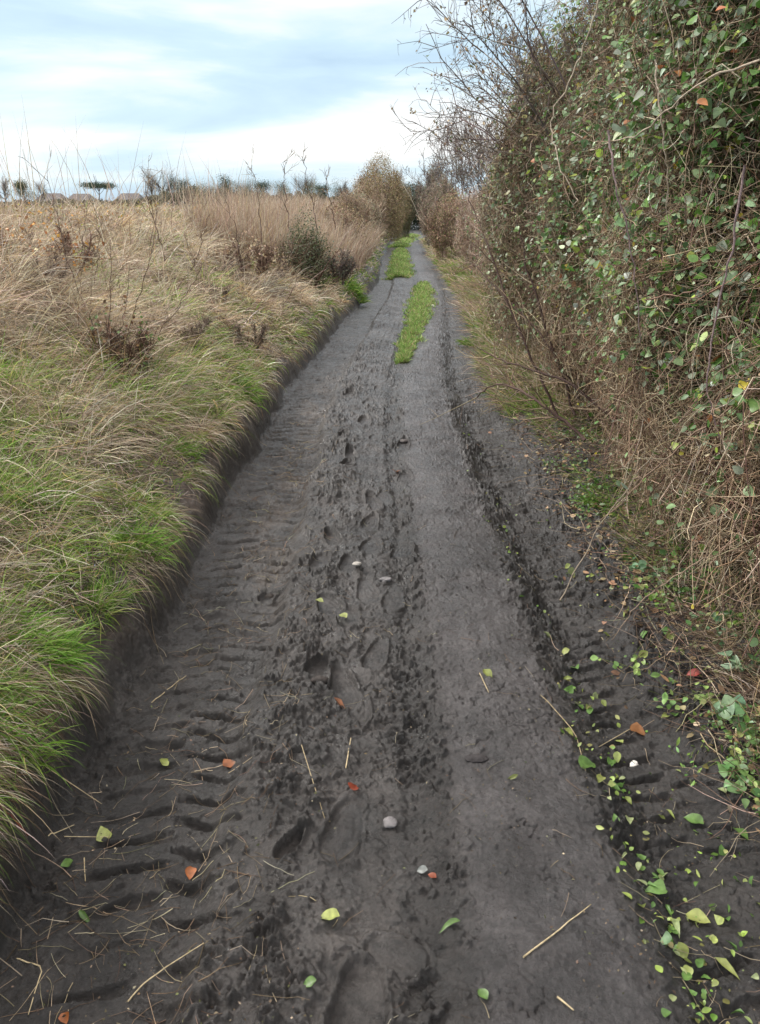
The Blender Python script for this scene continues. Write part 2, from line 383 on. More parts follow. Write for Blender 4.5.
# ------------------------------------------------------------------ grass on the bank
def pick(n, y0, y1, dlo, dhi, pw=2.0, side='L'):
    # distances weighted towards the viewer
    t = U(0, 1, n); a, b = y0 ** (1 - pw), y1 ** (1 - pw); Y = (a + t * (b - a)) ** (1 / (1 - pw)) if pw != 1 else y0 * (y1 / y0) ** t
    d = U(dlo, dhi, n)
    X = cx(Y) + (edgeL(Y) - d if side == 'L' else edgeR(Y) + d)
    return X, Y, d
def wscale(Y): return np.maximum(1, Y / 3.2)
bank = Geo(); bank_green = Geo()
def bank_batch(n, y0, y1, dlo, dhi, pw):
    X, Y, d = pick(n, y0, y1, dlo, dhi, pw)
    gr = greenness(X, Y); tuss = ss(-.3, .5, fbm(X, Y, 3.2, 3, 141)) * 1.3
    isg = U(0, 1, n) < gr * .62
    Z = Hc(X, Y) - .01
    # dead grass: long, bent over, lying down the slope towards the track in swathes
    m = ~isg; k = m.sum(); swirl = fbm(X[m], Y[m], 1.1, 3, 151) * 2.6
    head = np.where(U(0, 1, k) < .4, U(-PI, PI, k), -.5 + swirl + R.normal(size=k) * .8); sh = .30 + .70 * ss(.08, .5, d[m])
    L = (U(.10, .42, k) * (.6 + .6 * tuss[m])) * (1 + .25 * ss(2, 4, Y[m])) * sh
    W = U(.0014, .0034, k) * wscale(Y[m]) ** .9
    e0 = U(-.1, 1.15, k); e1 = e0 - U(.4, 2.0, k)
    C = pal(STRAW, SP_, k, .2) * (1 + .25 * vn(X[m] * 2, Y[m] * 2, 161))[:, None]
    blades(bank, np.stack([X[m], Y[m], Z[m]], 1), head, L, W, e0, e1, C * 1.18, 5, curl=.9)
    m = isg; k = m.sum(); head = -.3 + R.normal(size=k) * 1.3
    L = U(.06, .20, k) * (.8 + .5 * tuss[m]) * (.55 + .45 * ss(.08, .4, d[m])); W = U(.0022, .0048, k) * wscale(Y[m]) ** .9
    e0 = U(.5, 1.5, k); e1 = e0 - U(.3, 1.7, k)
    blades(bank_green, np.stack([X[m], Y[m], Z[m]], 1), head, L, W, e0, e1, pal(GREEN, GP_, k, .22), 4)
bank_batch(80000, 1.0, 7, .13, 2.4, 1.5)
bank_batch(50000, 5, 14, .12, 4.2, 1.6)
bank_batch(50000, 12, 45, .05, 7, 1.5)
def tussocks(nt, n, y0, y1, dlo, dhi, pw, rs=1.):
    # fountains of blades round common roots, each tussock with its own size, colour and lean
    TX, TY, Td = pick(nt, y0, y1, dlo, dhi, pw); gr = greenness(TX, TY)
    size = U(.5, 1.35, nt) * rs * (.45 + .55 * ss(.12, .6, Td)); grn = U(0, 1, nt) < gr * .78; tone = np.clip(1.28 + R.normal(size=nt) * .30, .5, 1.8); lean = -.6 + R.normal(size=nt) * .8; hue = U(0, 1, (nt, 1))
    i = R.integers(0, nt, n); a = U(-PI, PI, n); rr_ = np.abs(R.normal(size=n)) * .06 * size[i]
    X = TX[i] + np.cos(a) * rr_; Y = TY[i] + np.sin(a) * rr_
    k = edgeL(Y) - (X - cx(Y)) > .10; i, a, X, Y = i[k], a[k], X[k], Y[k]; n = len(X)
    hx = np.cos(a) + .75 * np.cos(lean[i]); hy = np.sin(a) + .75 * np.sin(lean[i]); head = np.arctan2(hy, hx) + R.normal(size=n) * .25
    g_ = grn[i] & (U(0, 1, n) < .8)
    L = U(.12, .42, n) * size[i] * np.where(g_, .72, 1); e0 = U(.2, 1.5, n); e1 = e0 - U(.3, 2.1, n)
    P = np.stack([X, Y, Hc(X, Y) - .01], 1)
    W = np.where(g_, U(.002, .0042, n), U(.0014, .0034, n)) * wscale(Y) ** .9
    ct = tone[i][:, None] * (1 + (hue[i] - .5) * np.array([.10, 0, -.16]))
    m = ~g_; blades(bank, P[m], head[m], L[m], W[m], e0[m], e1[m], (pal(STRAW, SP_, n, .16) * ct)[m], 5, curl=.5)
    m = g_; blades(bank_green, P[m], head[m], L[m], W[m], e0[m], e1[m], (pal(GREEN, GP_, n, .18) * ct)[m], 5, curl=.5)
tussocks(520, 95000, 1.0, 6, .12, 2.4, 1.4)
tussocks(700, 70000, 4.5, 16, .12, 4.4, 1.5, 1.15)
prop(bank.build('dry_grass', M_straw), 'matted pale dead grass covering the left bank', 'grass', kind='stuff')
prop(bank_green.build('green_grass', M_grass), 'fresh green grass growing through the dead grass on the left bank', 'grass', kind='stuff')

# thin dead stalks lying at all angles over the bank
tg = Geo(); n = 34000; X, Y, d = pick(n, 1.3, 16, .16, 4.2, 1.45); k = fbm(X, Y, 1.6, 3, 171) + .2 * ss(.6, 1.6, d) > -.08; X, Y = X[k], Y[k]; n = len(X)
P = np.stack([X, Y, Hc(X, Y) + U(.01, .14, n)], 1); D = R.normal(size=(n, 3)) * np.array([1, 1, .35]) + np.array([.2, 0, -.05])
pth = walk(P, D, U(.08, .42, n) * (.35 + .65 * ss(.15, .7, edgeL(Y) - (X - cx(Y)))), 6, .09, -.02); pth[..., 2] = np.maximum(pth[..., 2], Hc(pth[..., 0], pth[..., 1]) + .02 + U(0, .09, (n, 1)))
tubes(tg, pth, rads(n, 6, U(.0009, .0024, n) * wscale(Y) ** .8, .0007), pal([srgb(172, 156, 138), srgb(134, 116, 102), srgb(204, 190, 168), srgb(98, 82, 72), srgb(222, 210, 190), srgb(196, 170, 112)], [.25, .18, .2, .12, .15, .1], n, .2), 3)
prop(tg.build('dead_stalk_litter', M_straw), 'grey brown dead stalks lying tangled over the left bank', 'dead stalks', kind='stuff')
# fringe of dead grass hanging over the cut mud edge
fr = Geo(); n = 15000; X, Y, d = pick(n, 1.0, 16, .07, .20, 1.6)
keep = (vn(Y * 3.3, Y * 0, 171) > -.25) & (U(0, 1, n) < ss(.05, .16, d)); X, Y = X[keep], Y[keep]; n = len(X)
blades(fr, np.stack([X, Y, Hc(X, Y)], 1), R.normal(size=n) * .8 - .1, U(.04, .24, n), U(.0012, .0028, n) * wscale(Y), U(-.6, .6, n), U(-1.6, -1., n),
       pal(STRAW + GREEN[:2] + [srgb(104, 84, 66)], SP_ + [.22, .18, .3], n, .25), 5, off=.002)
prop(fr.build('grass_fringe', M_straw), 'dead grass hanging over the cut mud edge of the left bank', 'grass', kind='stuff')

# tall thin standing bents on the bank top and further up the lane
tl = Geo()
def bents(n, y0, y1, dlo, dhi, hmin, hmax, pw=1.5, cols_=STRAW, lean=.25, gate=None):
    X, Y, d = pick(n, y0, y1, dlo, dhi, pw)
    if gate is not None:
        k = gate(X, Y, d); X, Y = X[k], Y[k]
    n = len(X); L = U(hmin, hmax, n); W = U(.0020, .0038, n) * wscale(Y) ** .75
    e0 = PI / 2 - np.abs(R.normal(size=n)) * lean; e1 = e0 - np.abs(R.normal(size=n)) * .6
    p = SP_ if len(cols_) == 6 else [1 / len(cols_)] * len(cols_)
    return blades(tl, np.stack([X, Y, Hc(X, Y)], 1), U(-PI, PI, n), L, W, e0, e1, pal(cols_, p, n, .2), 4, clamp=False)
DRYP = [srgb(188, 168, 148), srgb(164, 142, 124), srgb(204, 188, 168), srgb(142, 122, 108), srgb(176, 152, 128), srgb(192, 168, 126)]
bents(14000, 4, 16, 1.9, 5.5, .15, .4, 1.5, DRYP, .4, lambda X, Y, d: fbm(X, Y, 1.2, 2, 181) > -.1)
bents(26000, 12, 34, .3, 2.2, .45, .98, 1.4, DRYP, .25, lambda X, Y, d: d > .25 + .5 * (1 - ss(12, 18, Y)))
bents(8000, 10, 45, 2.2, 9, .12, .32, 1.3, DRYP, .35)
bents(330, 7, 30, .6, 6, .8, 1.5, 1.2, DRYP, .15)
prop(tl.build('tall_dry_grass', M_straw), 'tall pale dead grass standing along the top of the left bank', 'grass', kind='stuff')
# orange-brown docks and bracken scraps, yellowish scrub on the crest
sb = Geo(); X, Y, d = pick(16000, 9, 40, 2.4, 9, 1.3)
k = fbm(X, Y, .5, 2, 191) > .0; X, Y = X[k], Y[k]; n = len(X)
Pp = np.stack([X, Y, Hc(X, Y) + U(.02, .26, n)], 1)
scatter(sb, LEAF_FLECK, Pp, R.normal(size=(n, 3)), U(.010, .022, n) * wscale(Y) ** .5, pal([srgb(190, 140, 70), srgb(170, 165, 70), srgb(150, 110, 70), srgb(120, 135, 60)], [.3, .3, .25, .15], n))
prop(sb.build('low_scrub', M_dead), 'yellow and rusty leafed scrub among the dead grass on the bank crest', 'scrub', kind='stuff')

# field beyond, short pale grass seen edge on
fg = Geo(); n = 30000; Y = 12 * (200 / 12) ** U(0, 1, n); X = -U(.12, .62, n) * Y * 1.0 - 3
Ln = U(.08, .25, n) * (1 + Y / 120)
blades(fg, np.stack([X, Y, Hc(X, Y)], 1), U(-PI, PI, n), Ln, U(.004, .008, n) * Y / 12, U(1., 1.55, n), U(.2, 1.2, n), pal(STRAW[:3] + [srgb(150, 160, 80), srgb(170, 165, 90)], [.3, .2, .2, .2, .1], n), 3, clamp=False)
prop(fg.build('field_grass', M_straw), 'rough grass of the open field beyond the left bank', 'grass', kind='stuff')

# ------------------------------------------------------------------ green strips down the middle of the track
def strip(y0, y1, s_of, w_of, n, hmin, hmax, label):
    g = Geo(); Y = y0 + (y1 - y0) * U(0, 1, n) ** 1.3; q = R.normal(size=n) * .5
    q = np.clip(q, -1.15, 1.15); X = cx(Y) + s_of(Y) + q * w_of(Y) * (1 + .25 * vn(Y * 1.5, Y * 0, 3))
    k = fbm(X, Y * .6, 4.5, 4, 201) > -.48 + .5 * np.abs(q) ** 2; X, Y, q = X[k], Y[k], q[k]; n = len(X)
    blades(g, np.stack([X, Y, H(X, Y) - .004], 1), U(-PI, PI, n), U(hmin, hmax, n) * (1.1 - .4 * np.abs(q)), U(.003, .005, n) * wscale(Y) ** .8, U(.7, 1.5, n), U(-.1, 1.1, n),
           pal([srgb(134, 164, 86), srgb(152, 178, 100), srgb(106, 140, 66), srgb(176, 176, 122), srgb(164, 148, 112)], [.28, .24, .2, .13, .15], n, .22), 3, clamp=False)
    prop(g.build('grass_strip', M_grass), label, 'grass', 'grass strips down the middle of the lane', 'stuff')
strip(8.6, 18.3, lambda Y: .12 + .06 * ss(9, 14, Y), lambda Y: np.interp(Y, [8.6, 9.5, 12, 16, 18.5], [.07, .15, .21, .24, .10]), 17000, .03, .11, 'nearer long strip of bright green grass down the middle of the lane')
strip(20, 34, lambda Y: np.interp(Y, [19, 24, 34], [-.40, -.32, -.30]), lambda Y: np.interp(Y, [19, 21, 30, 34], [.2, .36, .34, .2]), 14000, .06, .15, 'farther patch of bright green grass left of the wheel track')
strip(36, 52, lambda Y: np.interp(Y, [36, 52], [-.4, .2]), lambda Y: 0 * Y + .45, 8000, .08, .2, 'farthest green patch where the lane narrows between bushes')

# ------------------------------------------------------------------ tufts (things)
def tuft(u, v, Yd, rad, n, L0, L1, label, cols_=None, p=None):
    q = at(u, v, Yd); x, y = q[0], q[1]; z = float(Hc(np.array([x]), np.array([y]))[0])
    t = thing('grass_tuft', (x, y, z), label, 'grass tuft', 'green grass tufts')
    g = Geo(); a = U(0, 2 * PI, n); r = rad * np.sqrt(U(0, 1, n)) * .6
    X = x + np.cos(a) * r; Y = y + np.sin(a) * r
    head = a + R.normal(size=n) * .5
    dn = U(0, 1, n) < .4; head = np.where(dn, -.2 + R.normal(size=n) * .6, head)
    blades(g, np.stack([X, Y, Hc(X, Y) - .01], 1), head, U(L0, L1, n), U(.0032, .0062, n) * wscale(Y) ** .7, U(.7, 1.5, n), U(-1.2, .5, n),
           pal(cols_ or [srgb(112, 158, 48), srgb(140, 178, 70), srgb(84, 130, 38), srgb(160, 180, 90)], p or [.4, .3, .2, .1], n, .2), 6)
    g.build('blade', M_grass, t)['kind'] = 'stuff'
def on_bank(u, v, d_guess=None):       # march the viewing ray to the coarse ground
    a, b, c = ray(u, v); s = np.linspace(1, 60, 6000); X, Y, Z = a * s, b * s, CAMH + c * s
    k = np.argmax(Z < Hc(X, Y)); return float(X[k]), float(Y[k])
for (u, v, rad, n, L0, L1, lab) in [
    (30, 655, .17, 420, .10, .26, 'bright green grass tuft at the left edge of the picture, overhanging the cut bank'),
    (12, 740, .10, 150, .08, .2, 'small green grass tuft low on the bank below the brightest tuft'),
    (140, 545, .12, 220, .08, .2, 'green grass tuft hanging down the mud bank halfway up the left rut'),
    (172, 452, .14, 220, .08, .18, 'yellowish green tuft on the rounded shoulder of the bank'),
    (238, 392, .16, 260, .10, .24, 'green tuft on the bank lip beside the narrowing left rut'),
    (352, 290, .30, 420, .10, .28, 'far bright green tuft where the left bank meets the lane'),
    (95, 425, .22, 220, .08, .2, 'loose green tuft in the dead grass in the middle of the bank'),
    (150, 370, .22, 260, .10, .24, 'green tuft under the dark bare stems on the bank'),
    (60, 345, .22, 200, .1, .22, 'green tuft on the upper bank below the leftmost bare stems'),
    (600, 505, .09, 110, .08, .18, 'green grass tuft at the foot of the right hedge'),
    (478, 345, .28, 300, .08, .2, 'green tuft on the right verge under the twiggy shrubs'),
    (462, 280, .35, 320, .1, .25, 'far green tuft on the right verge where the lane bends')]:
    x, y = on_bank(u, v); tuft(u, v, y, rad, n, L0, L1, lab) if False else None
    z = float(Hc(np.array([x]), np.array([y]))[0])
    t = thing('grass_tuft', (x, y, z), lab, 'grass tuft', 'green grass tufts')
    g = Geo(); a = U(0, 2 * PI, n); r = rad * np.sqrt(U(0, 1, n)) * .7
    X = x + np.cos(a) * r; Y = y + np.sin(a) * r
    head = np.where(U(0, 1, n) < .45, (-.2 if x < 0 else PI) + R.normal(size=n) * .7, a + R.normal(size=n) * .5)
    blades(g, np.stack([X, Y, Hc(X, Y) - .01], 1), head, U(L0, L1, n), U(.0032, .0060, n) * wscale(Y) ** .7, U(.6, 1.5, n), U(-1.3, .5, n),
           pal([srgb(104, 142, 52), srgb(130, 162, 70), srgb(80, 116, 42), srgb(165, 172, 100)], [.4, .3, .2, .1], n, .2), 6)
    g.build('grass_blades', M_grass, t)['kind'] = 'stuff'

# ------------------------------------------------------------------ shrubs
LEAFC = [srgb(138, 162, 116), srgb(104, 140, 66), srgb(76, 112, 44), srgb(178, 190, 162), srgb(150, 166, 74), srgb(112, 140, 90), srgb(200, 180, 70), srgb(170, 112, 74)]  # palest greens have leaf sheen painted into the colour
LP_ = [.22, .24, .18, .1, .1, .14, .012, .02]
DEADC = [srgb(172, 148, 116), srgb(142, 118, 92), srgb(192, 174, 142), srgb(112, 92, 74)]
def face(Y, z):                         # how far out the hedge comes, measured as X
    return cx(Y) + 1.16 + .22 * ss(.9, .0, z) - .10 * ss(.9, 1.6, z) + .26 * ss(1.9, 3.5, z) + .20 * vn(Y * 1.2, z * 1.2, 211) + .09 * vn(Y * 3.6, z * 3.6, 213) + .10 * ss(9, 12, Y)
def clip_hedge(paths, slack=.0, chance=.0):
    t = paths.reshape(-1, 3); f = face(t[:, 1], t[:, 2]).reshape(paths.shape[:2])
    out = np.max(f - paths[..., 0], 1)
    return (out < slack + R.exponential(.05, len(paths)))
def leaves_at(g, tpl, P, S, C, out=(-.75, -.45, .75)):
    n = len(P); nr = R.normal(size=(n, 3)) * .62 + np.array(out)
    scatter(g, tpl, P, nr, S, C)

def hedge_plant(name, label, cat, group, Y0, X0, zlo, zhi, yw, ncl, nper, lsize, lcols=LEAFC, lp=LP_, tpl=LEAF_OVAL, twigs=2600, stems=7, canes=0, dead=0, tcol=TWIG, lspread=.11, deep=1.1, tw=1.):
    zb = float(Hc(np.array([X0]), np.array([Y0]))[0])
    t = thing(name, (X0, Y0, zb), label, cat, group)
    g = Geo(); st = stems
    P = np.stack([X0 + R.normal(size=st) * .12, Y0 + R.normal(size=st) * yw * .25, np.full(st, zb - .03)], 1)
    D = np.stack([R.normal(size=st) * .22 - .12, R.normal(size=st) * .35, np.ones(st)], 1)
    l0 = walk(P, D, U(.75, 1.05, st) * (zhi - zb), 8, .16, .05)
    cs = pal(tcol, TP_, st, .15)
    for i in range(st):
        g = Geo(); cap_tube(g, l0[i], np.linspace(U(.012, .026), .004, 8), cs[i], 6); g.build('stem', M_bark, t)
    g = Geo()
    l1 = spawn(l0, 70, U(.4, 1.1, 70), 6, .8, .2, .02, .15)
    l1 = l1[clip_hedge(l1, .02)]
    tubes(g, l1, rads(len(l1), 6, U(.005, .010, len(l1)), .0018), pal(tcol, TP_, len(l1), .2), 4)
    n2 = twigs // 3
    l2 = spawn(np.concatenate([l1]), n2, U(.2, .7, n2), 5, 1., .28, -.01, .1)
    l2 = l2[clip_hedge(l2, .04)]
    sc2 = max(1, Y0 / 4) ** .6 * tw
    tubes(g, l2, rads(len(l2), 5, U(.0022, .0042, len(l2)) * sc2, .0010 * sc2), pal(tcol, TP_, len(l2), .25), 3)
    # tangle: twigs seeded through the outer shell of the hedge
    n3 = twigs; Y = Y0 + R.normal(size=n3) * yw * .5; z = U(zlo, zhi, n3); dep = R.exponential(deep * .25, n3)
    Xs = face(Y, z) + dep; P = np.stack([Xs, Y, z], 1)
    D = R.normal(size=(n3, 3)) * np.array([.5, 1, .8]); l3 = walk(P, D, U(.10, .5, n3), 6, .34, -.04); l3 = l3[clip_hedge(l3, .07)]
    tubes(g, l3, rads(len(l3), 6, U(.0010, .0027, len(l3)) * sc2, .0008 * sc2), pal(tcol, TP_, len(l3), .3), 3)
    g.build('twig_tangle', M_bark, t)
    # foliage in clusters strung along twigs
    if ncl:
        g = Geo(); Yc = Y0 + R.normal(size=ncl) * yw * .5; zc = U(zlo, zhi, ncl); dp = R.exponential(deep * .22, ncl)
        Cc = np.stack([face(Yc, zc) + dp + .02, Yc, zc], 1)
        i = np.repeat(np.arange(ncl), nper); P = Cc[i] + R.normal(size=(len(i), 3)) * lspread * np.array([.8, 1.2, 1])
        tone = (1 + R.normal(size=(ncl, 1)) * .2)[i]
        f = face(P[:, 1], P[:, 2]); k = P[:, 0] > f - .03 - R.exponential(.03, len(P)); P = P[k]; tone = tone[k]
        k = np.linalg.norm(P - np.array([0, 0, CAMH]), axis=1) > 2.15; P = P[k]; tone = tone[k]
        S = np.clip(np.exp(R.normal(size=len(P)) * .38), .4, 1.65) * lsize * .72
        leaves_at(g, tpl, P, S, pal(lcols, lp, len(P), .28) * tone * .93)
        g.build('foliage', M_leaf, t)
    if dead:
        g = Geo(); Y = Y0 + R.normal(size=dead) * yw * .5; z = U(zlo, zhi, dead); P = np.stack([face(Y, z) + R.exponential(deep * .3, dead), Y, z], 1)
        scatter(g, LEAF_FLECK, P, R.normal(size=(dead, 3)), U(.5, 1.2, dead) * lsize * .6, pal(DEADC, [.3, .3, .2, .2], dead, .25))
        g.build('withered_foliage', M_dead, t)
    if canes:
        g = Geo(); b = np.stack([X0 + R.normal(size=canes) * .25, Y0 + R.normal(size=canes) * yw * .45, np.full(canes, zb)], 1)
        ap = b + np.stack([-U(.3, .8, canes), R.normal(size=canes) * .35, U(.45, 1., canes) * (min(zhi, 2.4) - zb)], 1)
        tipY = ap[:, 1] + R.normal(size=canes) * .5; tz = ap[:, 2] * U(.15, .8, canes)
        tip = np.stack([face(tipY, tz) - U(-.12, .10, canes), tipY, tz], 1)
        tt = np.linspace(0, 1, 12)[None, :, None]; pth = (1 - tt) ** 2 * b[:, None] + 2 * tt * (1 - tt) * (ap[:, None] * 1.0 + np.array([-.1, 0, .35])) + tt ** 2 * tip[:, None]
        pth = pth + np.cumsum(R.normal(size=pth.shape) * .008, 1)
        tubes(g, pth, rads(canes, 12, U(.0022, .0048, canes), .0015), pal([srgb(150, 126, 108), srgb(124, 92, 82), srgb(188, 168, 146), srgb(84, 60, 54)], [.3, .25, .2, .25], canes, .2), 5)
        g.build('cane_tangle', M_bark, t)
        g = Geo(); m = canes * 5; i = R.integers(0, canes, m); k = R.integers(4, 12, m); P = pth[i, k] + R.normal(size=(m, 3)) * .03
        leaves_at(g, LEAF_OVAL, P, U(.018, .04, m), pal(LEAFC, LP_, m, .2)); g.build('cane_foliage', M_leaf, t)
    return t
PNK5 = [srgb(176, 152, 134), srgb(150, 126, 112), srgb(190, 170, 152), srgb(200, 184, 166), srgb(140, 112, 100)]
HG = 'hedge plants along the right of the lane'
BR = [srgb(160, 138, 112), srgb(130, 108, 88), srgb(184, 164, 136), srgb(206, 190, 164), srgb(136, 108, 90)]
# near brambles, face z .1 - 1.7
hedge_plant('bramble_bush', 'nearest bramble bush, filling the lower right hedge with bare tangled canes', 'bramble', HG, 2.7, 2.0, .45, 1.7, 1.1, 30, 26, .040, twigs=12000, canes=60, dead=1500, tcol=BR, deep=1.2)
hedge_plant('bramble_bush', 'bramble bush behind the nearest one, brown tangle low on the hedge with few leaves', 'bramble', HG, 4.1, 2.1, .2, 1.5, 1.3, 26, 24, .040, twigs=10000, canes=60, dead=1500, tcol=BR, deep=1.2)
hedge_plant('bramble_bush', 'bramble bush midway up the hedge, grey canes reaching to the verge', 'bramble', HG, 5.9, 2.1, .2, 1.5, 1.6, 36, 26, .042, twigs=8500, canes=45, dead=1200, tcol=BR, deep=1.2)
# leafy ivy-grown hawthorns above
hedge_plant('hawthorn_shrub', 'ivy grown hawthorn nearest the camera, large pale green leaves at the right edge', 'shrub', HG, 2.5, 2.2, 1.0, 2.9, 1.0, 700, 36, .039, twigs=11000, stems=3, canes=70, dead=3000, tpl=LEAF_IVY, deep=1.4)
hedge_plant('hawthorn_shrub', 'second ivy grown hawthorn, dense with grey green leaves in the upper right', 'shrub', HG, 3.7, 2.3, 1.05, 3.3, 1.3, 780, 38, .036, twigs=13000, stems=3, canes=80, dead=4500, tpl=LEAF_IVY, deep=1.4)
hedge_plant('hawthorn_shrub', 'third hawthorn, its leaves thinning out to reddish twigs against the sky', 'shrub', HG, 5.3, 2.3, 1.0, 3.2, 1.5, 620, 34, .036, twigs=13000, stems=3, canes=50, dead=5000, deep=1.3)
hedge_plant('hawthorn_shrub', 'fourth hawthorn, twiggy and brown with small leaves, beside the open sky', 'shrub', HG, 7.2, 2.4, .6, 2.75, 1.5, 300, 26, .042, twigs=9000, stems=3, dead=3500, deep=1.2, lcols=[srgb(124, 138, 96), srgb(104, 122, 68), srgb(146, 156, 112), srgb(152, 144, 92)], lp=[.3, .3, .2, .2])
hedge_plant('hawthorn_shrub', 'low mossy hawthorn where the near hedge ends, olive and brown', 'shrub', HG, 9.4, 2.4, .3, 2.3, 1.5, 160, 26, .04, twigs=6000, stems=3, dead=2500, deep=1.0, lcols=[srgb(138, 142, 104), srgb(122, 128, 76), srgb(160, 160, 128), srgb(158, 144, 96)], lp=[.3, .3, .2, .2])
hedge_plant('hawthorn_shrub', 'grey green shrub behind the leaning bare stems on the right', 'shrub', HG, 11.6, 2.7, .25, 1.7, 1.6, 130, 26, .042, twigs=5500, stems=4, dead=2500, deep=1., lcols=[srgb(128, 138, 120), srgb(104, 116, 84), srgb(140, 130, 100)], lp=[.4, .3, .3])
hedge_plant('hawthorn_shrub', 'pinkish brown shrub over the straw verge beyond the grey green one', 'shrub', HG, 15, 3.1, .2, 1.6, 2.2, 90, 24, .045, twigs=6000, stems=4, dead=9000, deep=1., tcol=PNK5)
hedge_plant('hawthorn_shrub', 'pale brown shrub on the right where the lane bends', 'shrub', HG, 19.5, 3.3, .2, 1.8, 2.6, 60, 24, .05, twigs=6000, stems=4, dead=9000, deep=1., tcol=PNK5)

# ------------------------------------------------------------------ bare branches against the sky
def bare_branchy(name, label, cat, base, ends, n1, n2, n3, l1, l2, l3, r0=.012, up=.02, group=None, tcol=TWIG, rs=1., leaf=0):
    base = np.asarray(base, float); t = thing(name, base, label, cat, group)
    K = 9; L0 = []
    for e in ends:
        e = np.asarray(e, float); tt = np.linspace(0, 1, K)[:, None]; mid = (base + e) / 2 + np.array([0, 0, .18 * np.linalg.norm(e - base)]) + R.normal(size=3) * .06
        p = (1 - tt) ** 2 * base + 2 * tt * (1 - tt) * mid + tt ** 2 * e + np.cumsum(R.normal(size=(K, 3)) * .012, 0) * tt; L0.append(p)
    L0 = np.array(L0); nb = len(L0)
    for i in range(nb):
        g = Geo(); cap_tube(g, L0[i], np.linspace(r0, r0 * .3, K), pal(tcol, TP_, 1, .1)[0], 6); g.build('limb', M_bark, t)
    g = Geo()
    a = spawn(L0, n1, U(.5, 1., n1) * l1, 6, .6, .16, up, .25); tubes(g, a, rads(n1, 6, U(.35, .5, n1) * r0, .0018 * rs), pal(tcol, TP_, n1, .15), 4)
    b = spawn(a, n2, U(.4, 1., n2) * l2, 5, .8, .2, up, .1); tubes(g, b, rads(n2, 5, U(.0022, .0035, n2) * rs, .0013 * rs), pal(tcol, TP_, n2, .2), 3)
    c = spawn(b, n3, U(.3, 1., n3) * l3, 4, .9, .25, 0, .1); tubes(g, c, rads(n3, 4, U(.0016, .0024, n3) * rs, .001 * rs), pal(tcol, TP_, n3, .2), 3)
    g.build('crown', M_bark, t)
    if leaf:
        g = Geo(); i = R.integers(0, len(c), leaf); P = c[i, R.integers(1, 4, leaf)] + R.normal(size=(leaf, 3)) * .01
        scatter(g, LEAF_FLECK, P, R.normal(size=(leaf, 3)), U(.012, .03, leaf) * rs, pal(DEADC + [srgb(96, 104, 66)], [.25, .25, .15, .1, .25], leaf)); g.build('bud_cluster', M_dead, t)
    return t
GRAYT = [srgb(116, 104, 98), srgb(94, 84, 80), srgb(138, 126, 116), srgb(152, 142, 132), srgb(104, 86, 80)]
bare_branchy('blackthorn_tree', 'bare blackthorn whose grey branches reach out over the lane against the sky', 'tree', (2.2, 6.2, .5),
    [at(458, 15, 5.8), at(446, 72, 6.3), at(490, -40, 5.6), at(474, 50, 6.6), at(466, 110, 7), at(520, 60, 5.6), at(480, 140, 7.2), at(475, -20, 6.2), at(500, 95, 6.8)], 64, 430, 1250, .6, .42, .2, .011, .01, tcol=GRAYT, leaf=900)
bare_branchy('blackthorn_tree', 'smaller bare blackthorn behind, thin upright twigs beside the gap of sky', 'tree', (2.9, 9.5, .6),
    [at(468, 60, 9.4), at(490, 40, 9), at(455, 110, 9.8), at(478, 150, 9.5), at(510, 80, 9)], 34, 170, 420, .8, .45, .25, .010, .03, tcol=GRAYT, rs=1.3, leaf=1300)
# leaning bare stems over the right verge
def stem(name, label, pts, Ys, r0, r1, colr, group, cat='stem', tw=10, twl=.35, mat=None, rs=1.):
    P = np.array([at(u, v, y) for (u, v), y in zip(pts, Ys)])
    tt = np.linspace(0, 1, len(P)); t2 = np.linspace(0, 1, 6 * len(P)); Q = np.stack([np.interp(t2, tt, P[:, k]) for k in range(3)], 1)
    for _ in range(3): Q[1:-1] = (Q[:-2] + 2 * Q[1:-1] + Q[2:]) / 4
    Q[1:-1] += np.cumsum(R.normal(size=Q[1:-1].shape), 0) * .0022 * Ys[0] / 3 + R.normal(size=Q[1:-1].shape) * .003 * Ys[0] / 3
    t = thing(name, Q[0], label, cat, group); g = Geo(); cap_tube(g, Q, np.linspace(r0, r1, len(Q)), colr, 6); g.build('main_stem', mat or M_bark, t)
    if tw:
        g = Geo(); a = spawn(Q[None], tw, U(.3, 1., tw) * twl, 5, .7, .15, .04, .15); tubes(g, a, rads(tw, 5, U(.3, .5, tw) * r0, .001 * rs), pal(TWIG, TP_, tw, .2), 4)
        b = spawn(a, tw * 3, U(.2, .8, tw * 3) * twl * .5, 4, .8, .2, .03, .1); tubes(g, b, rads(tw * 3, 4, U(.0012, .002, tw * 3) * rs, .0008 * rs), pal(TWIG, TP_, tw * 3, .2), 3); g.build('twig_tangle', M_bark, t)
    return t
DK = srgb(84, 66, 60); PALE = srgb(186, 168, 148); MAU = srgb(150, 128, 126)
G1 = 'bare stems leaning out of the right hedge'
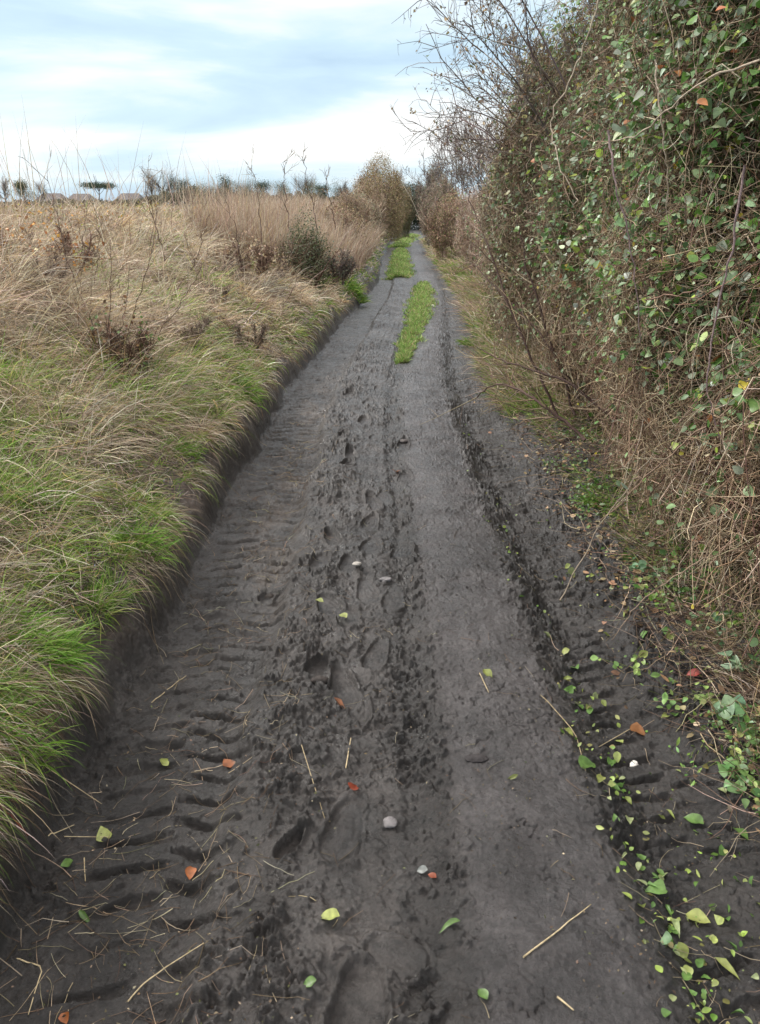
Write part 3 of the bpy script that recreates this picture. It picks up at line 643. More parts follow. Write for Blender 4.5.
for i, (pts, lab) in enumerate([
    ([(560, 420), (520, 330), (492, 250), (470, 190)], 'dark bare stem leaning out of the hedge, the farthest left of the fan'),
    ([(575, 415), (540, 320), (515, 230), (507, 175)], 'dark bare stem rising steeply in the middle of the fan'),
    ([(590, 420), (548, 345), (505, 300), (468, 262)], 'dark bare stem bending low over the right verge'),
    ([(600, 400), (560, 300), (548, 220), (560, 160)], 'dark bare stem curving back into the leaves'),
    ([(640, 440), (570, 385), (510, 365), (480, 350)], 'dark nearly level branch just above the green verge tuft'),
    ([(585, 440), (530, 390), (497, 380), (470, 395)], 'dark thin branch drooping towards the mud on the right')]):
    stem('dead_sapling', lab, pts, [5.6, 5.9, 6.3, 6.8] if i not in (4, 5) else [4.3, 4.6, 5.0, 5.4], .010, .003, DK * U(.8, 1.2), G1, tw=16, twl=.5)
G2 = 'pale bramble canes across the hedge face'
for (pts, Ys, r, c, lab) in [
    ([(602, -10), (580, 60), (545, 120), (556, 165), (573, 205)], [3.4, 3.5, 3.6, 3.5, 3.4], .006, PALE, 'pale cane with a sharp elbow hanging in front of the upper hedge'),
    ([(608, 130), (618, 190), (632, 260), (640, 345)], [2.9, 2.85, 2.85, 2.9], .006, MAU, 'mauve grey cane hanging straight down left of the big leaves'),
    ([(745, 165), (733, 240), (712, 330), (706, 390), (722, 445)], [2.35, 2.35, 2.4, 2.4, 2.4], .006, MAU, 'mauve grey cane hanging near the right edge of the picture'),
    ([(760, 60), (700, 85), (640, 135), (590, 150)], [2.6, 2.7, 2.9, 3.1], .006, PALE, 'pale cane slanting up to the right edge among the leaves'),
    ([(760, 385), (700, 430), (650, 470), (600, 520)], [2.45, 2.6, 2.75, 2.9], .006, srgb(150, 126, 108), 'grey brown cane slanting down across the lower hedge'),
    ([(760, 545), (700, 560), (640, 600), (612, 640)], [2.5, 2.6, 2.6, 2.6], .005, srgb(160, 138, 118), 'thin cane arching down to the leafy verge'),
    ([(745, 478), (700, 472), (672, 455), (668, 448)], [2.6, 2.7, 2.8, 2.8], .007, DK, 'short dark broken branch poking out of the lower hedge'),
    ([(655, 60), (660, 120), (664, 170), (668, 240)], [2.9, 2.85, 2.9, 2.95], .005, PALE, 'short pale cane hanging in the middle of the leaves'),
    ([(716, 560), (722, 500), (718, 430), (728, 330)], [2.6, 2.6, 2.6, 2.7], .006, DK, 'upright brown stem rooted behind the leafy verge'),
    ([(560, 600), (590, 540), (640, 470), (700, 400)], [3.1, 3.1, 3., 2.9], .005, PALE * .8, 'long pale cane leaning from the verge up into the tangle'),
    ([(645, 300), (700, 290), (760, 250)], [2.8, 2.6, 2.4], .0045, srgb(140, 112, 96), 'thin brown cane running level among the lower leaves')]:
    stem('arching_bramble', lab, pts, Ys, r * .62, r * .3, c, G2, 'bramble cane', tw=5, twl=.16)

# loose straw grass and bracken hanging under the hedge, right verge ground cover
vg = Geo()
def vcover(n, y0, y1, dlo, dhi, cols_, p, L, e, g, pw=1.6, W=(.002, .004), th=-.2, seed=221):
    X, Y, d = pick(n, y0, y1, dlo, dhi, pw, 'R'); k = fbm(X, Y, 2.2, 3, seed) > th; X, Y = X[k], Y[k]; n = len(X)
    blades(g, np.stack([X, Y, Hc(X, Y) - .01], 1), PI + R.normal(size=n) * 1.1, U(*L, n), U(*W, n) * wscale(Y) ** .8, U(e[0], e[1], n), U(-1., .6, n), pal(cols_, p, n, .22), 4)
vcover(15000, 1.8, 8, .15, 1.1, DRYP + DEADC[:2] + BR[:2], [.1] * 6 + [.15, .15, .2, .2], (.04, .2), (-.1, 1.1), vg)
vcover(13000, 6, 45, -.02, 1.3, DRYP, [1 / 6] * 6, (.15, .5), (.4, 1.4), vg, 1.4)
prop(vg.build('verge_straw', M_straw), 'brown dead grass and bracken under the right hedge', 'grass', kind='stuff')
vg = Geo()
vcover(9000, 1.8, 8, .1, .8, GREEN, GP_, (.05, .17), (.5, 1.5), vg, th=.05, seed=231)
vcover(22000, 6, 45, -.02, .8, GREEN, GP_, (.08, .25), (.5, 1.5), vg, 1.4, th=-.28, seed=233)
prop(vg.build('verge_grass', M_grass), 'patchy green grass on the right verge', 'grass', kind='stuff')
# brown fallen leaves and clipped green scraps
def litter(name, label, n, smin, smax, y0, y1, cols_, p, size, tpl=LEAF_OVAL, mat=None, pw=2.0, wt=None, flat=.35):
    g = Geo(); t = U(0, 1, n); a, b = y0 ** (1 - pw), y1 ** (1 - pw); Y = (a + t * (b - a)) ** (1 / (1 - pw)); S = U(smin, smax, n)
    if wt is not None:
        k = U(0, 1, n) < wt(S, Y); S, Y = S[k], Y[k]; n = len(S)
    X = cx(Y) + S
    P = np.stack([X, Y, H(X, Y) + U(.003, .012, n)], 1)
    scatter(g, tpl, P, R.normal(size=(n, 3)) * flat + np.array([0, 0, 1.]), U(*size, n), pal(cols_, p, n, .25))
    return prop(g.build(name, mat or M_dead), label, 'leaf litter', kind='stuff')
litter('leaf_litter', 'small brown dead leaves along the foot of the right hedge', 5200, .78, 1.6, 1.6, 12, DEADC + [srgb(170, 132, 104)], [.25, .25, .15, .2, .15], (.012, .035), pw=1.4, wt=lambda S, Y: (.06 + .94 * ss(.85, 1.1, S)) * (.25 + .75 * ss(2.6, 3.4, Y)))
litter('hedge_clippings', 'shredded yellow green hedge clippings strewn over the right wheel rut', 4200, .50, 1.3, 1., 7, [srgb(150, 172, 88), srgb(116, 150, 72), srgb(176, 186, 116), srgb(138, 130, 80), srgb(90, 120, 54)], [.3, .25, .15, .15, .15], (.006, .024), mat=M_leaf, pw=1.5, wt=lambda S, Y: np.clip(.16 + .5 * np.exp(-((S - .63) / .05) ** 2) + .5 * ss(.72, 1.15, S), 0, 1) * ss(-.35, .3, fbm(S, Y, 5, 3, 241)) * (1 - ss(4, 7, Y)), flat=.6)
litter('crumb_litter', 'fine plant crumbs trodden into the mud', 4200, -.95, 1.0, 1., 6, [srgb(112, 98, 80), srgb(88, 74, 62), srgb(140, 126, 104), srgb(104, 108, 72), srgb(160, 148, 122)], [.3, .3, .15, .15, .1], (.003, .009), pw=1.7, flat=.7, tpl=LEAF_FLECK, wt=lambda S, Y: ss(-.3, .3, fbm(S, Y, 4, 3, 243)))

# straw bits lying on the mud
sg = Geo()
def straws(n, s0, s1, y0, y1, L, wt):
    Y = y0 * (y1 / y0) ** U(0, 1, n); S = U(s0, s1, n); k = U(0, 1, n) < wt(S, Y); S, Y = S[k], Y[k]; n = len(S); X = cx(Y) + S
    h = U(-PI, PI, n); L = U(*L, n) ** 1.; K = 6; tt = np.linspace(0, 1, K); hh = h[:, None] + (R.normal(size=(n, 1)) * .5) * tt
    pth = np.zeros((n, K, 3)); pth[:, 0, 0] = X; pth[:, 0, 1] = Y
    for q in range(1, K):
        pth[:, q, 0] = pth[:, q - 1, 0] + np.cos(hh[:, q]) * L / (K - 1); pth[:, q, 1] = pth[:, q - 1, 1] + np.sin(hh[:, q]) * L / (K - 1)
    z = H(pth[..., 0], pth[..., 1]); lin = z[:, :1] * (1 - tt) + z[:, -1:] * tt
    pth[..., 2] = np.maximum(z, lin * .6 + z * .4) + .002
    tubes(sg, pth, rads(n, K, U(.0006, .0014, n) * np.maximum(1, Y / 3), .0005), pal([srgb(170, 154, 130), srgb(140, 122, 102), srgb(188, 176, 150), srgb(112, 94, 78)], [.3, .3, .15, .25], n, .2), 3)
straws(900, -.98, -.35, 1.0, 6, (.03, .14), lambda S, Y: .45 + .55 * ss(-.2, .4, fbm(S, Y, 3, 2, 251)))
straws(450, -.8, -.5, 2.6, 6.5, (.02, .09), lambda S, Y: ss(-.2, .3, fbm(S, Y, 5, 2, 253)))
straws(260, -.4, .7, 1.0, 5, (.02, .10), lambda S, Y: .5 + 0 * S)
straws(700, .55, 1.3, 1.0, 6, (.03, .14), lambda S, Y: .3 + .7 * ss(.7, 1.1, S))
prop(sg.build('straw_litter', M_straw), 'thin broken straws scattered over the mud', 'straw', kind='stuff')

# ------------------------------------------------------------------ single things on the mud
def ground_pt(u, v):
    a, b, c = ray(u, v); s = np.linspace(1, 40, 3000); X, Y, Z = a * s, b * s, CAMH + c * s
    k = int(np.argmax(Z < Hc(X, Y))); x, y = X[k], Y[k]
    return x, y, float(H(np.array([x]), np.array([y]))[0])
LG = 'single leaves lying on the mud'
def fallen(u, v, px, colr, label, tpl=LEAF_OVAL, yaw=None, curl=1., mat=None, name='fallen_leaf', tilt=.25):
    x, y, z = ground_pt(u, v); dist = math.sqrt(x * x + y * y + 1.6 ** 2); L = px * dist / FPX * 1.0
    g = Geo(); V, F = tpl; V = V.copy(); V[:, 1] -= .5; V[:, 2] *= curl; V = V * L
    yaw = U(0, 2 * PI) if yaw is None else yaw
    Rm = np.array(Matrix.Rotation(yaw, 3, 'Z') @ Matrix.Rotation(R.normal() * tilt, 3, 'X') @ Matrix.Rotation(R.normal() * tilt, 3, 'Y'))
    V[:, 2] += (np.sin(V[:, 0] / L * 9 + yaw) * np.cos(V[:, 1] / L * 7) * .06 + .25 * (V[:, 1] / L) ** 2) * L; V = V @ Rm.T; V[:, 2] += .006
    gx, gy = np.meshgrid(np.linspace(-.4, .4, 7) * L, np.linspace(-.4, .4, 7) * L); z = max(z, float(np.percentile(H(x + gx.ravel(), y + gy.ravel()), 85)))
    g.add(V + np.array([x, y, z]), F, np.tile(colr, (len(V), 1)) * (1 + R.normal(size=(len(V), 1)) * .1))
    o = g.build(name, mat or M_leaf); o.data.transform(Matrix.Translation((-x, -y, -z))); o.location = (x, y, z)
    # leaf stalk is part of the blade mesh
    return prop(o, label, 'leaf', LG)
YG, GRN, ORG, BRN, TAN = srgb(172, 184, 104), srgb(104, 138, 72), srgb(178, 110, 66), srgb(150, 96, 72), srgb(190, 160, 130)
for (u, v, px, c, lab, tpl) in [
    (330, 930, 20, YG * 1.1, 'large pale yellow green oval leaf near the bottom bootprints', LEAF_OVAL),
    (341, 714, 20, srgb(186, 132, 104), 'pinkish brown leaf beside the round bootprint', LEAF_LONG),
    (226, 750, 16, ORG * .85, 'rust brown leaf on the rough ridge left of centre', LEAF_IVY),
    (189, 858, 16, ORG * 1.1, 'orange leaf curled on the ridge beside the left rut', LEAF_OVAL),
    (101, 821, 18, YG, 'yellow green leaf on the left rut near the crossed straws', LEAF_IVY),
    (65, 853, 14, GRN * 1.2, 'bright green leaf in the lower left rut', LEAF_IVY),
    (164, 747, 12, YG, 'small light green leaf at the top of the near left rut', LEAF_IVY),
    (355, 794, 15, srgb(170, 86, 66), 'red brown leaf alone in the middle of the track', LEAF_IVY),
    (310, 996, 14, GRN, 'green leaf left of the bottom bootprint', LEAF_OVAL),
    (450, 931, 22, GRN, 'narrow green leaf right of the bottom bootprints', LEAF_LONG),
    (82, 905, 18, GRN * .8, 'dark green leaf scrap in the bottom left rut', LEAF_LONG),
    (62, 1005, 13, ORG, 'small orange leaf in the bottom left corner', LEAF_OVAL),
    (396, 472, 10, ORG, 'orange brown leaf far up the middle of the track', LEAF_IVY),
    (343, 622, 13, YG, 'pale yellow leaf above the round bootprint', LEAF_OVAL),
    (320, 612, 10, YG * .8, 'small yellow leaf above and left of the pale yellow one', LEAF_OVAL),
    (641, 722, 18, srgb(178, 128, 90), 'curled light brown leaf beside the white stone', LEAF_IVY),
    (692, 683, 14, srgb(180, 84, 76), 'red leaf among the clippings by the right verge', LEAF_OVAL),
    (422, 872, 11, srgb(150, 158, 152), 'pale grey leaf in the centre beside a rust scrap', LEAF_OVAL),
    (432, 880, 9, srgb(170, 90, 60), 'tiny rust scrap beside the pale grey leaf', LEAF_OVAL),
    (487, 686, 14, YG * .85, 'pale leaf on the smooth clay ridge', LEAF_OVAL),
    (568, 739, 13, YG * .9, 'yellow green leaf at the edge of the right rut', LEAF_OVAL),
    (587, 768, 18, GRN * 1.2, 'pale green leaf in the right rut beside the white stone', LEAF_IVY),
    (600, 783, 12, YG * .8, 'small yellow green leaf below the pale green one', LEAF_OVAL),
    (695, 812, 20, GRN * 1.1, 'folded green leaf on the bare mud by the right edge', LEAF_OVAL),
    (700, 909, 22, YG, 'big yellow green leaf in the bottom right rut', LEAF_OVAL),
    (655, 886, 20, GRN * 1.25, 'grey green leaf left of the big yellow green one', LEAF_IVY),
    (678, 915, 20, srgb(170, 190, 130), 'pale green leaf left of and below the big yellow green one', LEAF_LONG),
    (684, 943, 16, YG * .95, 'yellow green leaf below the bottom right leaf pair', LEAF_OVAL),
    (728, 957, 24, YG * .9, 'long curled green leaf near the bottom right corner', LEAF_LONG),
    (741, 832, 18, GRN, 'green leaf touching the right edge of the picture', LEAF_OVAL),
    (664, 942, 14, srgb(130, 165, 120), 'blue green leaf near the bottom right', LEAF_IVY),
    (688, 972, 12, GRN * 1.2, 'small round green leaf below the bottom right leaves', LEAF_OVAL),
    (482, 1005, 14, GRN, 'green leaf at the bottom edge on the smooth ridge', LEAF_OVAL),
    (625, 513, 14, TAN, 'large tan leaf caught at the foot of the hedge', LEAF_OVAL),
    (634, 560, 24, srgb(172, 190, 176), 'long pale green leaf lying below the hedge tangle', LEAF_LONG),
    (566, 645, 10, YG, 'yellowish leaf high in the right rut', LEAF_OVAL),
    (432, 309, 7, srgb(210, 220, 200), 'whitish leaf far up the right wheel track', LEAF_OVAL),
    (512, 788, 12, YG * .8, 'yellow green leaf scrap right of the flat black stone', LEAF_LONG)]:
    fallen(u, v, px * (.88 if px > 12 else .95), c * (np.array([.70, .66, .60]) if c[0] > c[1] * 1.25 else np.array([.78, .74, .76])), lab, tpl, curl=2.0)
# more clipped leaves which nothing tells apart
k = 0
while k < 110:
    u, v = U(540, 760), U(560, 1020); x, y, z = ground_pt(u, v); s = x - cx(y)
    if s < .52 or s > 1.15 or U() > .25 + .9 * math.exp(-((s - .64) / .05) ** 2) + .6 * ss(.75, 1.1, s): continue
    k += 1; c = [YG, GRN, YG * .8, GRN * 1.2, srgb(160, 170, 120)][R.integers(0, 5)]
    fallen(u, v, U(5, 12), c * .85, 'small green leaf scrap clipped from the hedge, lying in the right wheel rut', [LEAF_OVAL, LEAF_IVY, LEAF_LONG][R.integers(0, 3)], tilt=.5, curl=2.2)['group'] = 'small leaf scraps in the right wheel rut'

def rock(u, v, sx, sy, sz, colr, label, name='stone', yaw=0., flat=False, seed=1, cat='stone'):
    x, y, z = ground_pt(u, v); import bmesh
    bm = bmesh.new(); bmesh.ops.create_icosphere(bm, subdivisions=4, radius=1)
    V = np.array([w.co[:] for w in bm.verts]); F = np.array([[w.index for w in f.verts] for f in bm.faces]); bm.free()
    n = fbm(V[:, 0] + seed, V[:, 1] + V[:, 2] * .7, 1.5, 4, seed); V = V * (1 + .22 * n)[:, None]
    V = np.sign(V) * np.abs(V) ** (.8 if flat else .95); V = V * np.array([sx, sy, sz]); V = V @ np.array(Matrix.Rotation(yaw, 3, 'Z')).T
    g = Geo(); g.add(V, F, np.tile(colr, (len(V), 1)) * (1 + .12 * n[:, None])); o = g.build(name, M_stone); o.location = (x, y, z + sz * .45)
    return prop(o, label, cat)
rock(476, 767, .036, .017, .007, srgb(52, 48, 48), 'flat black oval stone lying on the smooth clay ridge', flat=True, seed=3)
rock(637, 748, .014, .017, .012, srgb(225, 220, 212), 'small white stone in the right wheel rut', seed=5)
rock(390, 825, .020, .02, .008, srgb(112, 108, 108), 'rounded grey pebble half sunk in the middle of the track', seed=7)
rock(386, 583, .028, .02, .010, srgb(120, 116, 116), 'grey pebble beside the row of bootprints', seed=9)
rock(357, 573, .02, .015, .010, srgb(170, 164, 156), 'pale little pebble left of the grey pebble', seed=11)
rock(268, 583, .028, .022, .02, srgb(60, 54, 50), 'dark clod of mud on the ridge beside the left rut', 'clod_and_hole_lump', seed=13, cat='mud clod')
rock(320, 690, .03, .02, .014, srgb(56, 50, 47), 'dark clod of mud kicked up left of the round bootprint', 'clod_and_hole_lump', seed=15, cat='mud clod')
rock(350, 467, .05, .012, .01, srgb(40, 36, 34), 'narrow black lump painted in for a shaded hole across the middle of the track', 'clod_and_hole_lump', seed=17, cat='mud clod')  # this one is a hole, its darkness painted as a black lump
rock(404, 443, .03, .03, .012, srgb(92, 86, 84), 'grey clod far up the middle beside the orange leaf', 'clod_and_hole_lump', seed=19, cat='mud clod')

def stick(pix, r, colr, label, name='stick', lift=.004):
    P = np.array([ground_pt(u, v) for u, v in pix]); tt = np.linspace(0, 1, len(P)); t2 = np.linspace(0, 1, 10); Q = np.stack([np.interp(t2, tt, P[:, k]) for k in range(3)], 1)
    zz = np.maximum(Q[:, 2], H(Q[:, 0], Q[:, 1])); Q[:, 2] = np.linspace(zz[0], zz[-1], 10) * .4 + zz * .6 + lift
    g = Geo(); cap_tube(g, Q, np.linspace(r, r * .6, 10), colr, 6); o = g.build(name, M_bark); o.data.transform(Matrix.Translation(tuple(-Q[0]))); o.location = Q[0]
    return prop(o, label, 'stick', 'sticks and stalks lying on the mud')
ST = srgb(186, 168, 134)
for (pix, r, c, lab) in [
    ([(522, 972), (555, 945), (590, 912)], .0022, ST, 'long thin pale stalk lying on the smooth ridge at the bottom'),
    ([(556, 1008), (572, 1024)], .0028, ST, 'short pale stalk cut off by the bottom edge'),
    ([(479, 684), (488, 706)], .0022, ST * .9, 'short bent stalk beside the pale leaf on the ridge'),
    ([(346, 775), (351, 744)], .0022, ST, 'short upright stalk lying below the pinkish brown leaf'),
    ([(-8, 808), (27, 831)], .0042, srgb(150, 84, 72), 'reddish stem sticking out of the bottom of the left bank'),
    ([(45, 765), (100, 792)], .0016, ST, 'long straw leaning from the bank onto the left rut'),
    ([(62, 824), (108, 825)], .0012, ST, 'level straw by the yellow green leaf in the left rut'),
    ([(46, 824), (72, 812)], .0018, ST, 'short slanting straw left of the yellow green leaf'),
    ([(82, 845), (82, 862)], .0018, ST * .9, 'tiny upright straw below the yellow green leaf'),
    ([(125, 985), (160, 960), (205, 954)], .0020, ST * .85, 'bent stalk across the debris ridge at the bottom left'),
    ([(300, 750), (312, 790), (325, 828)], .0016, ST * .7, 'long thin dark stalk curving down the rough centre'),
    ([(10, 945), (40, 952), (25, 1000)], .002, ST * .9, 'kinked straw in the bottom left corner'),
    ([(718, 742), (760, 752)], .0035, srgb(190, 176, 156), 'pale stick poking in from the right edge over the verge'),
    ([(640, 715), (600, 738)], .0018, ST * .8, 'thin stalk beside the curled light brown leaf'),
    ([(760, 700), (706, 692), (655, 660)], .0035, srgb(92, 76, 64), 'dark curved stick along the leafy right verge'),
    ([(150, 690), (185, 664)], .0018, ST, 'pale straw at the foot of the cut bank'),
    ([(540, 700), (575, 735), (585, 775)], .0018, ST * .75, 'thin root trailing along the edge of the right rut')]:
    stick(pix, r, c, lab)

# ------------------------------------------------------------------ bare stems on the left bank
G3 = 'dark bare stems standing in the dead grass of the bank'
for (pts, Y, lab) in [
    ([(108, 400), (106, 330), (110, 240)], 5.0, 'tallest dark bare stem in the hollow of the bank'),
    ([(100, 395), (88, 320), (62, 240), (47, 176)], 5.4, 'long bare stem leaning left and up past the skyline'),
    ([(118, 400), (128, 330), (150, 270), (160, 225)], 5.2, 'bare stem leaning right out of the hollow'),
    ([(98, 390), (80, 345), (85, 290)], 5.1, 'short bare stem left of the tallest one'),
    ([(128, 395), (150, 345), (185, 300), (205, 262)], 5.6, 'bare stem slanting far to the right over the dead grass'),
    ([(165, 262), (152, 215), (141, 168)], 7.5, 'thin seed stalk standing above the skyline'),
    ([(78, 285), (86, 240), (88, 205)], 6.6, 'thin bare stem crossing below the pine'),
    ([(92, 300), (98, 255), (102, 215)], 6.4, 'thin bare stem just right of the one below the pine'),
    ([(190, 270), (200, 245), (209, 215)], 8.0, 'small forked stem on the middle of the bank crest'),
    ([(280, 315), (288, 295), (296, 278)], 9.5, 'small curved stem low on the far bank'),
    ([(262, 245), (258, 205), (252, 165)], 11, 'thin stalk rising left of the ivy bush'),
    ([(318, 235), (312, 190), (304, 150)], 13, 'tall thin stalk rising above the ivy bush'),
    ([(290, 230), (285, 190), (287, 160)], 13, 'tall thin stalk rising behind the ivy bush'),
    ([(335, 230), (330, 195), (327, 170)], 15, 'tall stalk right of the ivy bush'),
    ([(115, 395), (112, 350), (125, 300)], 4.9, 'forked stem in front of the tallest one'),
    ([(240, 270), (236, 235), (225, 200)], 9.0, 'thin bent stem left of the ivy bush low on the crest')]:
    stem('dead_sapling', lab, pts, [Y] * len(pts), .0035 * max(1, Y / 6), .0014 * max(1, Y / 6), srgb(92, 72, 64) * U(.8, 1.2), G3, tw=9, twl=.3, rs=max(1, Y / 6))
def brush(u, v, Y, rad, hgt, n, label, cols_, name='twiggy_shrub', cat='shrub', leaf=0, lc=None, lsize=.03, rs=1., dens=4, group=None, dome=True, mat=None):
    """rounded shrub of radial stems and twigs, base at the ground under (u) at distance Y"""
    x = at(u, 230, Y)[0]; zb = float(Hc(np.array([x]), np.array([Y]))[0]) if v is None else v
    t = thing(name, (x, Y, zb), label, cat, group); g = Geo(); ns = max(12, n // 60)
    a = U(0, 2 * PI, ns); P = np.stack([x + np.cos(a) * rad * .35, Y + np.sin(a) * rad * .35, np.full(ns, zb)], 1)
    th = np.minimum(.55, np.abs(R.normal(size=ns)) * .35); D = np.stack([np.cos(a) * np.sin(th), np.sin(a) * np.sin(th), np.cos(th)], 1)
    l0 = walk(P, D, hgt * U(.6, .98, ns) / np.maximum(.5, np.cos(th)) * np.minimum(1, .55 + .45 * rad), 7, .12, .02); cs = pal(cols_, [1 / len(cols_)] * len(cols_), ns, .15)
    for i in range(ns):
        g = Geo(); cap_tube(g, l0[i], np.linspace(U(.006, .012) * min(rs, 2), .002 * min(rs, 2), 7), cs[i], 5); g.build('stem', M_bark, t)
    def inside(p, k_=1.12): q = p - np.array([x, Y, zb]); w_ = rad * (.62 + .38 * ss(0, .45, q[..., 2] / hgt)); return np.max((q[..., 0] / w_) ** 2 + (q[..., 1] / w_) ** 2 + (np.maximum(0, q[..., 2] - .0) / hgt) ** 2, 1) < k_ + .25 * U(0, 1, len(p)) ** 3
    g = Geo(); l1 = spawn(l0, n * 2, U(.15, .5, n * 2) * hgt * .5, 5, .7, .2, .03, .15); l1 = l1[inside(l1)]; n = max(1, len(l1)); tubes(g, l1, rads(n, 5, U(.0016, .003, n) * rs * 1.3, .001 * rs), pal(cols_, [1 / len(cols_)] * len(cols_), n, .25), 3)
    n2 = n * dens; l2 = spawn(l1, n2, U(.08, .3, n2) * hgt * .4, 4, .9, .25, .02, .1); l2 = l2[inside(l2, 1.25)]; n2 = len(l2); tubes(g, l2, rads(n2, 4, U(.0013, .002, n2) * rs, .0008 * rs), pal(cols_, [1 / len(cols_)] * len(cols_), n2, .3), 3)
    g.build('twig_tangle', M_bark, t)
    if leaf:
        leaf = int(leaf * (1.8 if Y > 20 else 1)); lsize = lsize * (.75 if Y > 20 else 1); g = Geo(); i = R.integers(0, n2, leaf); P = l2[i, R.integers(0, 4, leaf)] + R.normal(size=(leaf, 3)) * .03
        q = unit(R.normal(size=(leaf, 3))); q[:, 2] = np.abs(q[:, 2]); q = q * (U(.8, 1.02, (leaf, 1)) + .12 * vn(q[:, :1] * 5, q[:, 2:] * 5 + q[:, 1:2] * 3, 311)); q = q * np.array([rad, rad, hgt]); q[:, :2] *= (.62 + .38 * ss(0, .45, q[:, 2:] / hgt)); q = q + np.array([x, Y, zb]); P = np.where((U(0, 1, leaf) < .5)[:, None], q, P)
        scatter(g, LEAF_FLECK, P, R.normal(size=(leaf, 3)) * .7 + unit(P - np.array([x, Y, zb + hgt * .3])), U(.6, 1.3, leaf) * lsize, pal(lc, [1 / len(lc)] * len(lc), leaf, .28)); g.build('foliage', mat or M_leaf, t)
    return t
BW = [srgb(138, 112, 96), srgb(112, 88, 76), srgb(158, 134, 114), srgb(96, 74, 66)]
brush(106, None, 5.0, .28, .55, 260, 'dark bramble clump in the hollow of the bank around the tallest bare stem', [srgb(92, 70, 60), srgb(120, 96, 80), srgb(74, 56, 50)], 'bramble_clump', dens=3, leaf=350, lc=[srgb(120, 90, 66), srgb(88, 112, 56)], lsize=.025)
brush(40, None, 6.4, .5, .55, 300, 'grey brown twiggy shrub on the upper left bank', BW, rs=1.3, dens=3, leaf=400, lc=[srgb(196, 140, 66), srgb(160, 110, 70)], lsize=.03)
for (u_, Y_, lab_) in [(60, 7.2, 'grey tangle of dead brambles on the upper bank at the far left'), (205, 8.4, 'grey brown tangle of dead stems in the middle of the bank crest'), (165, 6.2, 'low tangle of dead stems right of the tallest bare stem'), (20, 5.6, 'tangle of pale dead stems by the left edge of the picture'), (270, 11.5, 'brown tangle of dead stems just before the ivy bush'), (235, 7.6, 'low grey tangle of dead stems above the bank lip')]:
    brush(u_, None, Y_, .42, .34, 260, lab_, [srgb(150, 134, 120), srgb(122, 104, 92), srgb(96, 80, 72), srgb(176, 160, 142)], 'bramble_clump', rs=Y_ / 6, dens=4, leaf=260, lc=DEADC, lsize=.022)
brush(245, None, 10.5, .6, .6, 300, 'brown twiggy shrub on the crest left of the ivy bush', BW, rs=2, dens=3, leaf=600, lc=DEADC, lsize=.035)
brush(304, None, 12.2, .44, 1.12, 500, 'dark green ivy bush standing domed above the dead grass', BW, 'ivy_bush', 'bush', leaf=8000, lc=[srgb(82, 92, 60), srgb(70, 82, 52), srgb(110, 112, 84), srgb(98, 100, 66)], lsize=.026, rs=1.8)
brush(332, None, 14.0, .5, .65, 420, 'grey tangled brambles spilling down beside the ivy bush', [srgb(140, 128, 120), srgb(112, 98, 92), srgb(90, 78, 72)], 'bramble_clump', rs=2, leaf=800, lc=[srgb(110, 118, 96), srgb(120, 96, 76)], lsize=.035)
# bushes at the end of the lane (left side)
FB = 'bushes at the far end of the lane'
BRW = [srgb(172, 148, 128), srgb(146, 124, 108), srgb(190, 170, 148), srgb(124, 104, 92)]
for (u_, Y_, r_, h_, lab_) in [(340, 19, .7, 1.15, 'brown twiggy scrub on the left bank past the ivy bush'), (350, 23, .8, 1.5, 'second brown scrub bush on the left, taller, before the grey brown one'), (368, 32, .85, 2.1, 'brown scrub bush tucked against the tall olive bush')]:
    brush(u_, None, Y_, r_, h_, 500, lab_, BRW, 'hedge_bush', 'bush', leaf=5000, lc=[srgb(160, 134, 112), srgb(140, 118, 98), srgb(150, 138, 104)], lsize=.04, rs=2.6, group=FB, mat=M_dead)
brush(358, None, 27, .8, 1.5, 500, 'lower grey brown bush left of the lane in front of the tall olive bush', BRW, 'hedge_bush', 'bush', leaf=6000, lc=[srgb(176, 152, 130), srgb(160, 150, 124), srgb(146, 150, 122)], lsize=.045, rs=3, group=FB)
brush(380, .2, 38, 1.5, 3.55, 900, 'tall olive brown bush left of the lane, domed against the sky', BRW, 'hedge_bush', 'bush', leaf=30000, lc=[srgb(164, 148, 106), srgb(160, 132, 108), srgb(138, 136, 88), srgb(172, 152, 124), srgb(134, 112, 92)], lsize=.055, rs=3.2, group=FB, mat=M_dead)
brush(399, .1, 46, .9, 2.9, 600, 'dark bush hugging the left of the narrow gap', BRW, 'hedge_bush', 'bush', leaf=16000, lc=[srgb(144, 136, 100), srgb(138, 122, 98), srgb(110, 120, 82)], lsize=.06, rs=3.5, group=FB)
brush(384, .2, 54, 1.7, 3.4, 700, 'grey bare bush behind the olive bush', BRW, 'hedge_bush', 'bush', leaf=9000, lc=[srgb(120, 108, 86), srgb(92, 100, 64)], lsize=.07, rs=4.5, group=FB)
brush(412, .0, 66, 2.4, 3.4, 900, 'added bush coloured dark for the shaded gap at the end of the lane', [srgb(80, 66, 58), srgb(60, 52, 44)], 'dark_gap_bush', 'bush', leaf=26000, lc=[srgb(56, 70, 44), srgb(48, 60, 40), srgb(70, 74, 48)], lsize=.10, rs=5, group=FB)  # added bush, the darkness of the gap is put into its colour
